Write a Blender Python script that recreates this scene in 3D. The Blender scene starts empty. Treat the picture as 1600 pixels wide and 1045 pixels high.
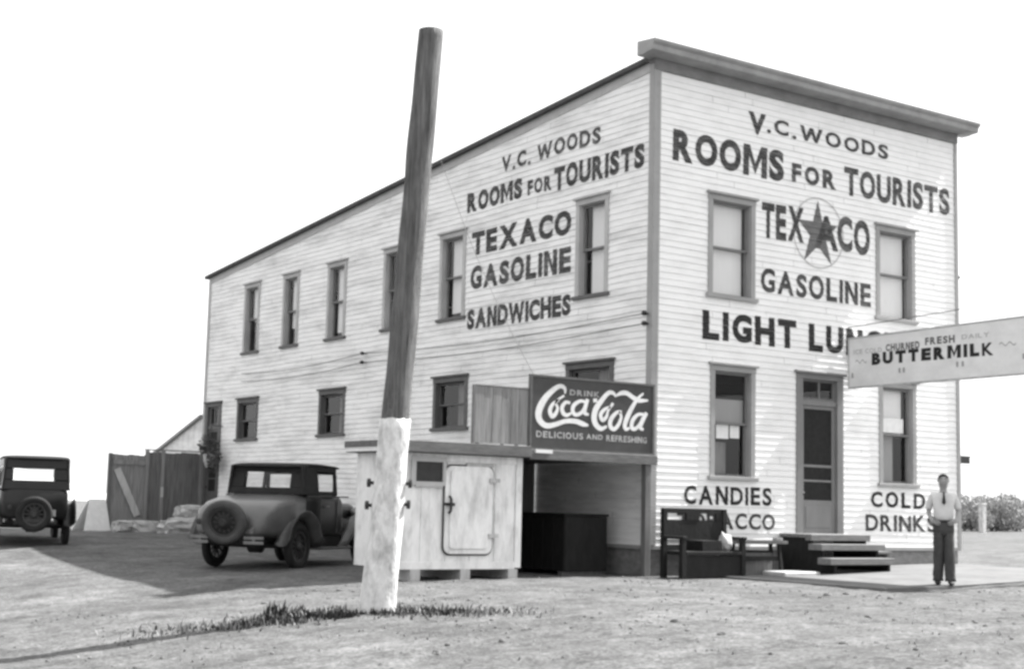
import bpy, bmesh, math, random
from mathutils import Vector, Matrix, noise
from mathutils.geometry import tessellate_polygon
S = bpy.context.scene
COL = S.collection
rnd = random.Random(7)
rad = math.radians

# ------------------------------------------------------------------ camera
cam = bpy.data.cameras.new("camera")
co = bpy.data.objects.new("camera", cam); COL.objects.link(co)
Rv = Vector((0.81796949, -0.5747543, 0.02415392)); Uv = Vector((-0.08641423, -0.0812535, 0.99294031)); Fv = Vector((0.56873412, 0.81428212, 0.11612984))
m = Matrix((Rv, Uv, -Fv)).transposed().to_4x4()
m.translation = Vector((-16.7245, -19.6271, 0.992))
co.matrix_world = m
cam.sensor_fit = 'HORIZONTAL'; cam.sensor_width = 36.0; cam.lens = 51.487
cam.clip_start = 0.1; cam.clip_end = 4000
S.camera = co

# ------------------------------------------------------------------ light
SUN_EL, SUN_AZ = rad(49), rad(-4)          # azimuth measured from +x, counter-clockwise
sd = Vector((math.cos(SUN_EL) * math.cos(SUN_AZ), math.cos(SUN_EL) * math.sin(SUN_AZ), math.sin(SUN_EL)))
sl = bpy.data.lights.new("sun", 'SUN'); sl.energy = 3.7; sl.angle = rad(0.6); sl.color = (1, 0.995, 0.985)
so = bpy.data.objects.new("sun", sl); COL.objects.link(so)
so.rotation_euler = sd.to_track_quat('Z', 'Y').to_euler()
w = bpy.data.worlds.new("World"); S.world = w; w.use_nodes = True
nt = w.node_tree; nt.nodes.clear()
sky = nt.nodes.new('ShaderNodeTexSky'); sky.sky_type = 'NISHITA'; sky.sun_disc = False
sky.sun_elevation = SUN_EL; sky.sun_rotation = math.pi / 2 - SUN_AZ
sky.dust_density = 3.0
bw = nt.nodes.new('ShaderNodeRGBToBW')
ma = nt.nodes.new('ShaderNodeMath'); ma.operation = 'MULTIPLY_ADD'   # thin white overcast veil over the sky
ma.inputs[1].default_value = 0.30; ma.inputs[2].default_value = 3.75
bg = nt.nodes.new('ShaderNodeBackground'); bg.inputs[1].default_value = 0.08
out = nt.nodes.new('ShaderNodeOutputWorld')
nt.links.new(sky.outputs[0], bw.inputs[0]); nt.links.new(bw.outputs[0], ma.inputs[0])
nt.links.new(ma.outputs[0], bg.inputs[0]); nt.links.new(bg.outputs[0], out.inputs[0])
S.view_settings.view_transform = 'Standard'; S.view_settings.look = 'None'
S.view_settings.exposure = 2.0; S.view_settings.gamma = 1.0
S.render.engine = 'CYCLES'
S.cycles.max_bounces = 7; S.cycles.transparent_max_bounces = 12
S.cycles.pixel_filter_type = 'BLACKMAN_HARRIS'; S.cycles.filter_width = 2.9
S.cycles.use_denoising = True

# ------------------------------------------------------------------ helpers
def lerp(a, b, t): return a + (b - a) * t
def interp(x, xs, ys):
    if x <= xs[0]: return ys[0]
    for i in range(1, len(xs)):
        if x <= xs[i]:
            return lerp(ys[i-1], ys[i], (x - xs[i-1]) / (xs[i] - xs[i-1]))
    return ys[-1]
def gz(x, y):
    a = 0
    for dx in (-.8, -.3, .3, .8):
        a += interp(x + dx, [-30, -16, -12, -10, -8, -6, -3, 0, 2, 7, 20], [-1.1, -1.0, -.72, -.5, -.32, -.2, -.16, -.16, -.15, 0, .1])
    a /= 4
    b = min(1, max(0, (y - 5) / 13)); b = b * b * (3 - 2 * b)
    return a * (1 - b) + .08 * b

class MB:
    def __init__(s): s.v = []; s.f = []
    def add(s, vs, fs):
        n = len(s.v); s.v += [tuple(p) for p in vs]; s.f += [tuple(i + n for i in f) for f in fs]; return s
    def box(s, x0, x1, y0, y1, z0, z1):
        return s.add([(x0,y0,z0),(x1,y0,z0),(x1,y1,z0),(x0,y1,z0),(x0,y0,z1),(x1,y0,z1),(x1,y1,z1),(x0,y1,z1)],
                     [(0,3,2,1),(4,5,6,7),(0,1,5,4),(1,2,6,5),(2,3,7,6),(3,0,4,7)])
    def beam(s, p, q, a, b, up=(0,0,1), a2=None, b2=None):
        p, q = Vector(p), Vector(q); d = (q - p).normalized(); up = Vector(up)
        if abs(d.dot(up)) > .98: up = Vector((0,1,0))
        r = d.cross(up).normalized(); u = r.cross(d)
        a2 = a if a2 is None else a2; b2 = b if b2 is None else b2
        vs = [p + r*i*a/2 + u*j*b/2 for i, j in ((-1,-1),(1,-1),(1,1),(-1,1))] + [q + r*i*a2/2 + u*j*b2/2 for i, j in ((-1,-1),(1,-1),(1,1),(-1,1))]
        return s.add(vs, [(0,3,2,1),(4,5,6,7),(0,1,5,4),(1,2,6,5),(2,3,7,6),(3,0,4,7)])
    def tube(s, pts, rs, n=10, cap=True):
        pts = [Vector(p) for p in pts]
        if not isinstance(rs, (list, tuple)): rs = [rs] * len(pts)
        base = len(s.v); pr = None
        for i, p in enumerate(pts):
            d = (pts[min(i+1, len(pts)-1)] - pts[max(i-1, 0)]).normalized()
            if pr is None:
                pr = d.cross(Vector((0,0,1)) if abs(d.z) < .9 else Vector((0,1,0))).normalized()
            r = (pr - d * pr.dot(d)).normalized(); pr = r; u = d.cross(r)
            for k in range(n):
                t = 2*math.pi*k/n
                s.v.append(tuple(p + (r*math.cos(t) + u*math.sin(t)) * rs[i]))
        for i in range(len(pts)-1):
            for k in range(n):
                a = base + i*n + k; b = base + i*n + (k+1) % n
                s.f.append((a, b, b+n, a+n))
        if cap:
            s.f.append(tuple(base + k for k in reversed(range(n))))
            s.f.append(tuple(base + (len(pts)-1)*n + k for k in range(n)))
        return s
    def lathe(s, prof, c, axis, n=28, closed=False):
        """prof: list of (radius, along axis)"""
        c = Vector(c); ax = Vector(axis).normalized()
        r0 = ax.cross(Vector((0,0,1)) if abs(ax.z) < .9 else Vector((1,0,0))).normalized(); u0 = ax.cross(r0)
        base = len(s.v); m_ = len(prof)
        for k in range(n):
            t = 2*math.pi*k/n; d = r0*math.cos(t) + u0*math.sin(t)
            for r, h in prof: s.v.append(tuple(c + d*r + ax*h))
        for k in range(n):
            k2 = (k+1) % n
            for i in range(m_ if closed else m_-1):
                j = (i+1) % m_
                s.f.append((base+k*m_+i, base+k2*m_+i, base+k2*m_+j, base+k*m_+j))
        return s
    def loft(s, rings, cap=True):
        base = len(s.v); n = len(rings[0])
        for r in rings: s.v += [tuple(p) for p in r]
        for i in range(len(rings)-1):
            for k in range(n):
                a = base+i*n+k; b = base+i*n+(k+1) % n
                s.f.append((a, b, b+n, a+n))
        if cap:
            s.f.append(tuple(base+k for k in reversed(range(n)))); s.f.append(tuple(base+(len(rings)-1)*n+k for k in range(n)))
        return s
    def prism(s, poly, axis, h0, h1):
        """poly 2D extruded along axis 'x','y','z'"""
        n = len(poly)
        def P(a, b, h): return {'x': (h, a, b), 'y': (a, h, b), 'z': (a, b, h)}[axis]
        vs = [P(a, b, h0) for a, b in poly] + [P(a, b, h1) for a, b in poly]
        fs = [tuple(range(n)), tuple(range(2*n-1, n-1, -1))] + [(i, (i+1) % n, n+(i+1) % n, n+i) for i in range(n)]
        return s.add(vs, fs)
    def build(s, name, mat, parent=None, smooth=False, bevel=0, fixn=True, seg=2):
        me = bpy.data.meshes.new(name); me.from_pydata(s.v, [], s.f); me.update()
        if fixn:
            bm = bmesh.new(); bm.from_mesh(me); bmesh.ops.recalc_face_normals(bm, faces=bm.faces); bm.to_mesh(me); bm.free()
        me.materials.append(mat)
        if smooth: me.polygons.foreach_set('use_smooth', [True]*len(me.polygons))
        o = bpy.data.objects.new(name, me); COL.objects.link(o)
        if parent: o.parent = parent
        if bevel:
            b = o.modifiers.new('bevel', 'BEVEL'); b.width = bevel; b.segments = seg; b.limit_method = 'ANGLE'; b.angle_limit = rad(40)
        return o

def thing(name, label, cat, loc=(0,0,0), rz=0, group=None):
    o = bpy.data.objects.new(name, None); COL.objects.link(o); o.location = loc; o.rotation_euler = (0,0,rz)
    return tag(o, label, cat, group)
def tag(o, label, cat, group=None):
    o['label'] = label; o['category'] = cat
    if group: o['group'] = group
    return o
def kind(o, k): o['kind'] = k; return o

def mat(name, val, rough=.8, var=.15, scale=6, stretch=(1,1,1), bump=.0, bscale=40, spec=.3, dirt=None, metal=0, coat=0):
    """grey paint / timber / stone: base value mottled by two noises, optional bump"""
    M = bpy.data.materials.new(name); M.use_nodes = True; t = M.node_tree; N = t.nodes; L = t.links
    b = N['Principled BSDF']; b.inputs['Roughness'].default_value = rough; b.inputs['Specular IOR Level'].default_value = spec
    b.inputs['Metallic'].default_value = metal; b.inputs['Coat Weight'].default_value = coat
    tc = N.new('ShaderNodeTexCoord'); mp = N.new('ShaderNodeMapping'); mp.inputs['Scale'].default_value = stretch
    L.new(tc.outputs['Object'], mp.inputs[0])
    n1 = N.new('ShaderNodeTexNoise'); n1.inputs['Scale'].default_value = scale; n1.inputs['Detail'].default_value = 6; n1.inputs['Roughness'].default_value = .62
    L.new(mp.outputs[0], n1.inputs[0])
    r = N.new('ShaderNodeMapRange'); r.inputs[1].default_value = .25; r.inputs[2].default_value = .75
    r.inputs[3].default_value = val*(1-var); r.inputs[4].default_value = val*(1+var)
    L.new(n1.outputs[0], r.inputs[0]); last = r.outputs[0]
    if dirt:                                        # (amount, scale, stretch): patchy weathering with its own shape
        mp2 = N.new('ShaderNodeMapping'); mp2.inputs['Scale'].default_value = dirt[2]; L.new(tc.outputs['Object'], mp2.inputs[0])
        n2 = N.new('ShaderNodeTexNoise'); n2.inputs['Scale'].default_value = dirt[1]; n2.inputs['Detail'].default_value = 8; n2.inputs['Roughness'].default_value = .7
        L.new(mp2.outputs[0], n2.inputs[0])
        r2 = N.new('ShaderNodeMapRange'); r2.inputs[1].default_value = .45; r2.inputs[2].default_value = .72; r2.inputs[3].default_value = 1; r2.inputs[4].default_value = 1-dirt[0]
        L.new(n2.outputs[0], r2.inputs[0])
        mu = N.new('ShaderNodeMath'); mu.operation = 'MULTIPLY'; L.new(last, mu.inputs[0]); L.new(r2.outputs[0], mu.inputs[1]); last = mu.outputs[0]
    cb = N.new('ShaderNodeCombineColor')
    for i in range(3): L.new(last, cb.inputs[i])
    L.new(cb.outputs[0], b.inputs['Base Color'])
    if bump:
        n3 = N.new('ShaderNodeTexNoise'); n3.inputs['Scale'].default_value = bscale; n3.inputs['Detail'].default_value = 5
        L.new(mp.outputs[0], n3.inputs[0])
        bp = N.new('ShaderNodeBump'); bp.inputs['Strength'].default_value = bump; bp.inputs['Distance'].default_value = .02
        L.new(n3.outputs[0], bp.inputs['Height']); L.new(bp.outputs[0], b.inputs['Normal'])
    return M

def glass_mat():
    M = bpy.data.materials.new('window_glass'); M.use_nodes = True; t = M.node_tree; N = t.nodes; L = t.links; N.clear()
    tr = N.new('ShaderNodeBsdfTransparent'); tr.inputs[0].default_value = (.92,.92,.92,1)
    gl = N.new('ShaderNodeBsdfGlossy'); gl.inputs[1].default_value = .04
    fr = N.new('ShaderNodeFresnel'); ge = N.new('ShaderNodeNewGeometry'); io = N.new('ShaderNodeMapRange')
    io.inputs[3].default_value = 1.5; io.inputs[4].default_value = 1/1.5; L.new(ge.outputs['Backfacing'], io.inputs[0]); L.new(io.outputs[0], fr.inputs[0])
    nz = N.new('ShaderNodeTexNoise'); nz.inputs['Scale'].default_value = 2.5
    bp = N.new('ShaderNodeBump'); bp.inputs['Strength'].default_value = .12; bp.inputs['Distance'].default_value = .02
    L.new(nz.outputs[0], bp.inputs['Height']); L.new(bp.outputs[0], gl.inputs['Normal'])
    mx = N.new('ShaderNodeMixShader'); L.new(fr.outputs[0], mx.inputs[0]); L.new(tr.outputs[0], mx.inputs[1]); L.new(gl.outputs[0], mx.inputs[2])
    o = N.new('ShaderNodeOutputMaterial'); L.new(mx.outputs[0], o.inputs[0]); return M

M = {}
M['siding_f'] = mat('white_painted_clapboard', .80, .62, .05, 3, (1,1,7), .06, 30, .3, (.13, 1.3, (1,1,2.2)))
M['siding_s'] = mat('weathered_white_clapboard', .80, .7, .09, 2.4, (1,.7,8), .2, 24, .3, (.34, 1.1, (1,.55,2.6)))
M['trim'] = mat('grey_trim_paint', .31, .65, .16, 5, (1,1,1), .15, 30, .3, (.25, 2.5, (1,1,1)))
M['trim_lt'] = mat('pale_grey_trim_paint', .40, .65, .12, 5, (1,1,1), .1, 30)
M['trim_side'] = mat('worn_pale_casing', .42, .65, .15, 5, (1,1,1), .1, 30, .3, (.3, 2.5, (1,1,1)))
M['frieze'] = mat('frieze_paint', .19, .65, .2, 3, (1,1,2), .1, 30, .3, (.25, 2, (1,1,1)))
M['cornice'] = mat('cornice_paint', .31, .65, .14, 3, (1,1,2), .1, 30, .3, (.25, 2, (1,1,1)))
M['trim_dk'] = mat('dark_trim_paint', .10, .6, .2, 6, (1,1,1), .15, 30)
M['sash'] = mat('sash_paint', .17, .6, .15, 8)
M['glass'] = glass_mat()
M['blind'] = mat('cloth_roller_blind', .78, .9, .05, 3, (1,1,.4))
M['blind_dk'] = mat('grey_cloth_blind', .30, .9, .1, 3, (1,1,.4))
M['curtain'] = mat('grey_curtain', .20, .95, .3, 9, (1,3,.2))
M['found'] = mat('foundation_stone', .20, .9, .35, 5, (1,1,2), .6, 14)
M['black'] = mat('black_sign_paint', .020, .7, .35, 7, (1,1,3), 0, 40, .25)
M['black_w'] = mat('weathered_black_paint', .040, .75, .45, 5, (1,1,3), 0, 40, .25, (-2.2, 3.2, (1,1,2.5)))
M['grey_w'] = mat('faded_sign_paint', .048, .75, .4, 4, (1,1,4), 0, 40, .25, (-3.0, 3.0, (1,1,2.5)))
M['star'] = mat('star_paint', .12, .7, .3, 6)
M['ring'] = mat('faint_ring_paint', .48, .7, .2, 8)
M['door'] = mat('grey_door_paint', .19, .6, .15, 5, (1,1,.3))
M['screen'] = mat('fly_screen', .022, .75, .3, 12, spec=.15)
M['wood'] = mat('weathered_board', .22, .85, .4, 3, (9,9,.6), .5, 20)
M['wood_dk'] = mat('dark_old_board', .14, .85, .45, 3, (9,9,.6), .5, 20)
M['wood_lt'] = mat('pale_raw_board', .42, .85, .25, 3, (5,5,.8), .3, 20)
M['step'] = mat('worn_step_timber', .155, .8, .3, 4, (1,6,6), .3, 20)
M['roof'] = mat('tar_roof', .07, .9, .3, 5, bump=.4, bscale=20)
M['shed'] = mat('shed_white_paint', .74, .65, .12, 3, (3,3,.7), .2, 14, .3, (.42, 1.8, (2.5,1,.8)))
M['shed_roof'] = mat('shed_roof_edge', .12, .85, .35, 4, (1,5,5), .4, 18)
M['coke'] = mat('dark_enamel_sign', .045, .5, .25, 3, spec=.35)
M['enamel'] = mat('white_enamel', .70, .5, .12, 8)
M['enamel_dim'] = mat('worn_white_lettering', .36, .6, .4, 14)
M['sackcloth'] = mat('dark_sacking', .03, .95, .4, 6, bump=.5, bscale=25, spec=.05)
M['iron'] = mat('dark_iron', .03, .5, .3, 10, metal=.0)
M['void'] = mat('tarred_and_shade_black_boards', .011, .8, .5, 4, (3,3,1), .3, 14)  # black of crate and settle; doubles as painted shade on the step stringers
M['pole'] = mat('creosoted_pole_timber', .145, .9, .6, 3.5, (9,9,.5), 1.6, 9, .2, (.4, 2, (3,3,.7)))
M['lime'] = mat('whitewash', .66, .9, .18, 5, (2,2,1), 1.0, 9, .2, (.62, 3.4, (1.6,1.6,.8)))
M['car'] = mat('dusty_car_paint', .012, .36, .4, 3, spec=.3, bump=.02, coat=.05)
M['deck'] = mat('dusty_deck_sky_sheen', .085, .42, .22, 3, spec=.5, coat=.25)  # paler than the body: sky highlight on the deck put into the colour
M['fender'] = mat('dusty_fender_paint', .07, .42, .35, 4, spec=.45, coat=.15)
M['top'] = mat('car_top_cloth', .020, .85, .3, 8, bump=.2, bscale=80)
M['tyre'] = mat('dusty_rubber', .018, .85, .35, 7, bump=.2, bscale=40)
M['tyre2'] = mat('pale_spare_cover', .055, .7, .3, 6, bump=.1)
M['rim'] = mat('wheel_paint', .04, .5, .3, 6)
M['nickel'] = mat('dull_nickel', .16, .45, .3, 6, metal=.5)
M['signboard'] = mat('white_signboard', .70, .7, .07, 2.5, (1,1,3), .1, 20, .3, (.12, 2.5, (1,1,1)))
M['skin'] = mat('skin', .27, .6, .1, 12)
M['shirt'] = mat('white_shirt', .58, .9, .06, 8, bump=.5, bscale=14)
M['trousers'] = mat('dark_trousers', .055, .95, .25, 10, bump=.5, bscale=12)
M['hair'] = mat('dark_hair', .018, .7, .3, 30)
M['leaf'] = mat('dusty_leaves', .085, .8, .6, 5, spec=.2)
M['leaf_far'] = mat('haze_pale_brush_leaves', .30, .9, .4, 3, spec=.1)  # distance haze put into the leaf colour as a paler value
M['weed'] = mat('dark_weeds', .05, .9, .6, 4, spec=.1)
M['weed_dry'] = mat('dry_grass', .22, .9, .5, 4, spec=.1)
M['stone'] = mat('pale_stone', .40, .9, .3, 5, bump=.5, bscale=12)
M['pebble'] = mat('pebbles', .17, .9, .5, 3)
M['apron'] = mat('dusty_concrete', .14, .9, .16, 1.6, (1,1,1), .4, 18, .2, (.3, 1.2, (1,1,1)))
M['clod'] = mat('dirt_clods', .13, .95, .45, 2)
M['hill'] = mat('haze_pale_hill_grass', .42, .95, .12, .02)  # pale value carries the haze over the far slope
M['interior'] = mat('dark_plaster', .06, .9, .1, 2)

def ground_mat():
    Mt = bpy.data.materials.new('packed_dirt'); Mt.use_nodes = True; t = Mt.node_tree; N = t.nodes; L = t.links
    b = N['Principled BSDF']; b.inputs['Roughness'].default_value = .95; b.inputs['Specular IOR Level'].default_value = .1
    tc = N.new('ShaderNodeTexCoord')
    def nz(s, d, r=.6, st=(1,1,1), rot=0):
        mp = N.new('ShaderNodeMapping'); mp.inputs['Scale'].default_value = st; mp.inputs['Rotation'].default_value = (0,0,rot); L.new(tc.outputs['Object'], mp.inputs[0])
        n = N.new('ShaderNodeTexNoise'); n.inputs['Scale'].default_value = s; n.inputs['Detail'].default_value = d; n.inputs['Roughness'].default_value = r
        L.new(mp.outputs[0], n.inputs[0]); return n.outputs[0]
    def rng(i, a, c, lo, hi):
        r = N.new('ShaderNodeMapRange'); r.inputs[1].default_value = a; r.inputs[2].default_value = c; r.inputs[3].default_value = lo; r.inputs[4].default_value = hi
        L.new(i, r.inputs[0]); return r.outputs[0]
    def mul(a, c):
        q = N.new('ShaderNodeMath'); q.operation = 'MULTIPLY'; L.new(a, q.inputs[0]); L.new(c, q.inputs[1]); return q.outputs[0]
    big = rng(nz(.22, 4), .3, .7, .84, 1.16)
    mid = rng(nz(1.3, 8, .72, (1,1,1)), .3, .72, .64, 1.34)
    fine = rng(nz(6, 10, .85), .30, .70, .46, 1.5)
    grit = rng(nz(24, 5, .7), .3, .7, .62, 1.36)
    track = rng(nz(1.1, 5, .6, (.8, 1.0, 1), rad(-12)), .35, .68, 1.1, .86)
    patch = rng(nz(2.6, 7, .75, (.8,1.3,1), .7), .52, .66, 1.05, .66)
    rut = rng(nz(2.2, 4, .5, (.12, 1.0, 1), rad(24)), .40, .66, 1.06, .90)
    v = mul(mul(mul(mul(mul(mul(big, mid), fine), grit), track), patch), rut)
    sc = N.new('ShaderNodeMath'); sc.operation = 'MULTIPLY'; sc.inputs[1].default_value = .114; L.new(v, sc.inputs[0])
    cb = N.new('ShaderNodeCombineColor')
    for i in range(3): L.new(sc.outputs[0], cb.inputs[i])
    L.new(cb.outputs[0], b.inputs['Base Color'])
    bp = N.new('ShaderNodeBump'); bp.inputs['Strength'].default_value = .8; bp.inputs['Distance'].default_value = .04
    L.new(nz(14, 8, .7), bp.inputs['Height']); L.new(bp.outputs[0], b.inputs['Normal'])
    return Mt
M['ground'] = ground_mat()

# ------------------------------------------------------------------ ground and hill
def axis_coords(lo, hi, step, far, growth):
    c = []; x = lo
    while x <= hi: c.append(x); x += step
    st = step; x = hi
    while x < far: st *= growth; x += st; c.append(x)
    st = step; x = lo
    while x > -far: st *= growth; x -= st; c.insert(0, x)
    return c
def fine_h(x, y):
    p = Vector((x*.55, y*.55, 3.3)); q = Vector((x*2.3, y*2.3, 1.1))
    damp = 1.0 if (y < -1 or x < -1) else .25
    hz = .028*noise.noise(p) + .016*noise.noise(q)
    if -16 < y < 2:
        hz += .012*noise.noise(Vector((x*6, y*6, 2.2))) + .006*abs(noise.noise(Vector((x*11, y*11, 6.1))))
        for k, (c0, sl_, wv) in enumerate(((-6.9, .16, .5), (-8.3, .16, .5), (-9.6, -.10, .35), (-11.0, -.10, .35))):      # old tyre ruts across the lot
            d = y - (c0 + sl_*(x+6) + wv*math.sin(x*.33+k//2))
            if abs(d) < .5:
                f = .5 + .5*noise.noise(Vector((x*.4, k*3.1, 0)))
                hz += f*(-.035*math.exp(-(d/.13)**2) + .018*math.exp(-((abs(d)-.27)/.09)**2))
    return damp * hz
def gh(x, y): return gz(x, y) + fine_h(x, y)
xs = axis_coords(-16, 9, .13, 1500, 1.15); ys = axis_coords(-14.5, 2, .13, 1500, 1.13)
g = MB()
for y in ys:
    for x in xs: g.v.append((x, y, gh(x, y)))
nx = len(xs)
for j in range(len(ys)-1):
    for i in range(nx-1): g.f.append((j*nx+i, j*nx+i+1, (j+1)*nx+i+1, (j+1)*nx+i))
kind(g.build('ground', M['ground'], None, smooth=True, fixn=False), 'structure')

ap = MB(); axs = [.95 + .3*i for i in range(24)]; ays = [-4.42 + .2734*i for i in range(17)]
for y in ays:
    for x in axs: ap.v.append((x, y, gz(x, y) + .04))
na = len(axs)
for j in range(16):
    for i in range(na-1): ap.f.append((j*na+i, j*na+i+1, (j+1)*na+i+1, (j+1)*na+i))
def skirt(ids):
    b0 = len(ap.v)
    for i in ids: ap.v.append((ap.v[i][0], ap.v[i][1], ap.v[i][2]-.14))
    for k in range(len(ids)-1): ap.f.append((ids[k], ids[k+1], b0+k+1, b0+k))
skirt(list(range(na))); skirt([j*na for j in range(17)]); skirt([j*na+na-1 for j in range(17)])
kind(ap.build('pavement', M['apron'], None), 'structure')
h = MB()
pts = []
for i in range(41):
    a = i/40; ang = rad(lerp(98, 69.5, a))
    d = 330
    hh = 10.5 * min(1, (1-a)*3.2)**.8 * (1 + .12*math.sin(a*9) + .05*math.sin(a*31))
    bx, by = -16.7 + d*math.cos(ang), -19.6 + d*math.sin(ang)
    pts.append((bx, by, hh))
dirv = Vector((.3, .95, 0))
for k, (off, s_) in enumerate(((-45,0),(-25,.45),(-8,.9),(0,1),(20,.8),(60,-.1))):
    for (bx, by, hh) in pts: h.v.append((bx+dirv.x*off, by+dirv.y*off, hh*s_ + .02))
for k in range(5):
    for i in range(40): h.f.append((k*41+i, k*41+i+1, (k+1)*41+i+1, (k+1)*41+i))
kind(h.build('hill', M['hill'], None, smooth=True), 'structure')

# ------------------------------------------------------------------ the building
W, D = 8.35, 19.5
EX, LIP = .118, .015                                        # clapboard exposure
def eave(y): return 9.02 - (9.02-7.26)*y/D
bld = thing('hotel_building', 'tall two storey white clapboard building covered with black painted lettering', 'building')
Fm = lambda a, o, z: (a, -o, z)                  # front wall: a runs along +x
Sm = lambda a, o, z: (-o, a, z)                  # side wall: a runs along +y

def warp(a, z, amp): return amp*(noise.noise(Vector((a*.33, z*.30, 2.0))) + .5*noise.noise(Vector((a*1.1, z*.8, 5.0))))
FmW = lambda a, o, z: Fm(a, o, z + warp(a, z, .010))
SmW = lambda a, o, z: Sm(a, o + .012*noise.noise(Vector((a*.5, z*.6, 9.0))), z + warp(a, z, .030))
front_open, side_open = [], []                   # (a0, a1, z0, z1)
def sub_iv(iv, cuts):
    res = [iv]
    for c0, c1 in cuts:
        nr = []
        for a, b in res:
            if c1 <= a or c0 >= b: nr.append((a, b)); continue
            if c0 > a: nr.append((a, c0))
            if c1 < b: nr.append((c1, b))
        res = nr
    return res
def siding(fm, zb, zt, a0, a1f, opens, seed):
    r = random.Random(seed); mb = MB()
    k = 0; z = zb
    while z < zt - .004:
        z1 = min(z + EX, zt)
        cuts = sorted({z, z1} | {q for o in opens for q in o[2:4] if z < q < z1})
        jts = [a0]; a = a0 + r.uniform(1, 4.5)
        end = max(a1f(z), a1f(z1))
        while a < end - .6: jts.append(a); a += r.uniform(2.4, 4.9)
        jts.append(end)
        for j0, j1 in zip(jts, jts[1:]):
          nsg = max(1, math.ceil((j1-j0)/.8))
          for s0, s1 in [(lerp(j0, j1, i/nsg), lerp(j0, j1, (i+1)/nsg)) for i in range(nsg)]:
            if s0 == j0: dj = r.uniform(-.003, .003); oj = r.uniform(-.001, .002)
            gl, gr = (.003 if s0 == j0 else 0), (.003 if s1 == j1 and s1 < end else 0)
            for c0, c1 in zip(cuts, cuts[1:]):
                o0 = lerp(LIP, .002, (c0-z)/EX); o1 = lerp(LIP, .002, (c1-z)/EX)
                zm = (c0+c1)/2
                for p, q in sub_iv((s0+gl, s1-gr), [(o[0], o[1]) for o in opens if o[2] < zm < o[3]]):
                    q0, q1 = min(q, a1f(c0)), min(q, a1f(c1))
                    if q0 - p < .01: continue
                    q1 = max(q1, p + .001)
                    zz = c0 + (dj if c0 == z else 0)
                    vs = [fm(p, o0+oj, zz), fm(q0, o0+oj, zz), fm(q1, o1+oj*.3, c1), fm(p, o1+oj*.3, c1)]
                    fs = [(0,1,2,3)]
                    if c0 == z:
                        vs += [fm(p, -.004, zz), fm(q0, -.004, zz)]; fs.append((0,4,5,1))
                    mb.add(vs, fs)
        z = z1
    return mb
def backing(fm, zb, a0, a1, ztf, opens, o=-.03):
    """sheathing plane behind the boards with the openings left out"""
    mb = MB(); az = sorted({a0, a1} | {q for op in opens for q in op[:2]})
    for p, q in zip(az, az[1:]):
        am = (p+q)/2
        for c0, c1 in sub_iv((zb, 99), [(op[2], op[3]) for op in opens if op[0] < am < op[1]]):
            t0, t1 = (ztf(p), ztf(q)) if c1 == 99 else (c1, c1)
            mb.add([fm(p, o, c0), fm(q, o, c0), fm(q, o, t1), fm(p, o, t0)], [(0,1,2,3)])
    return mb

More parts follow.
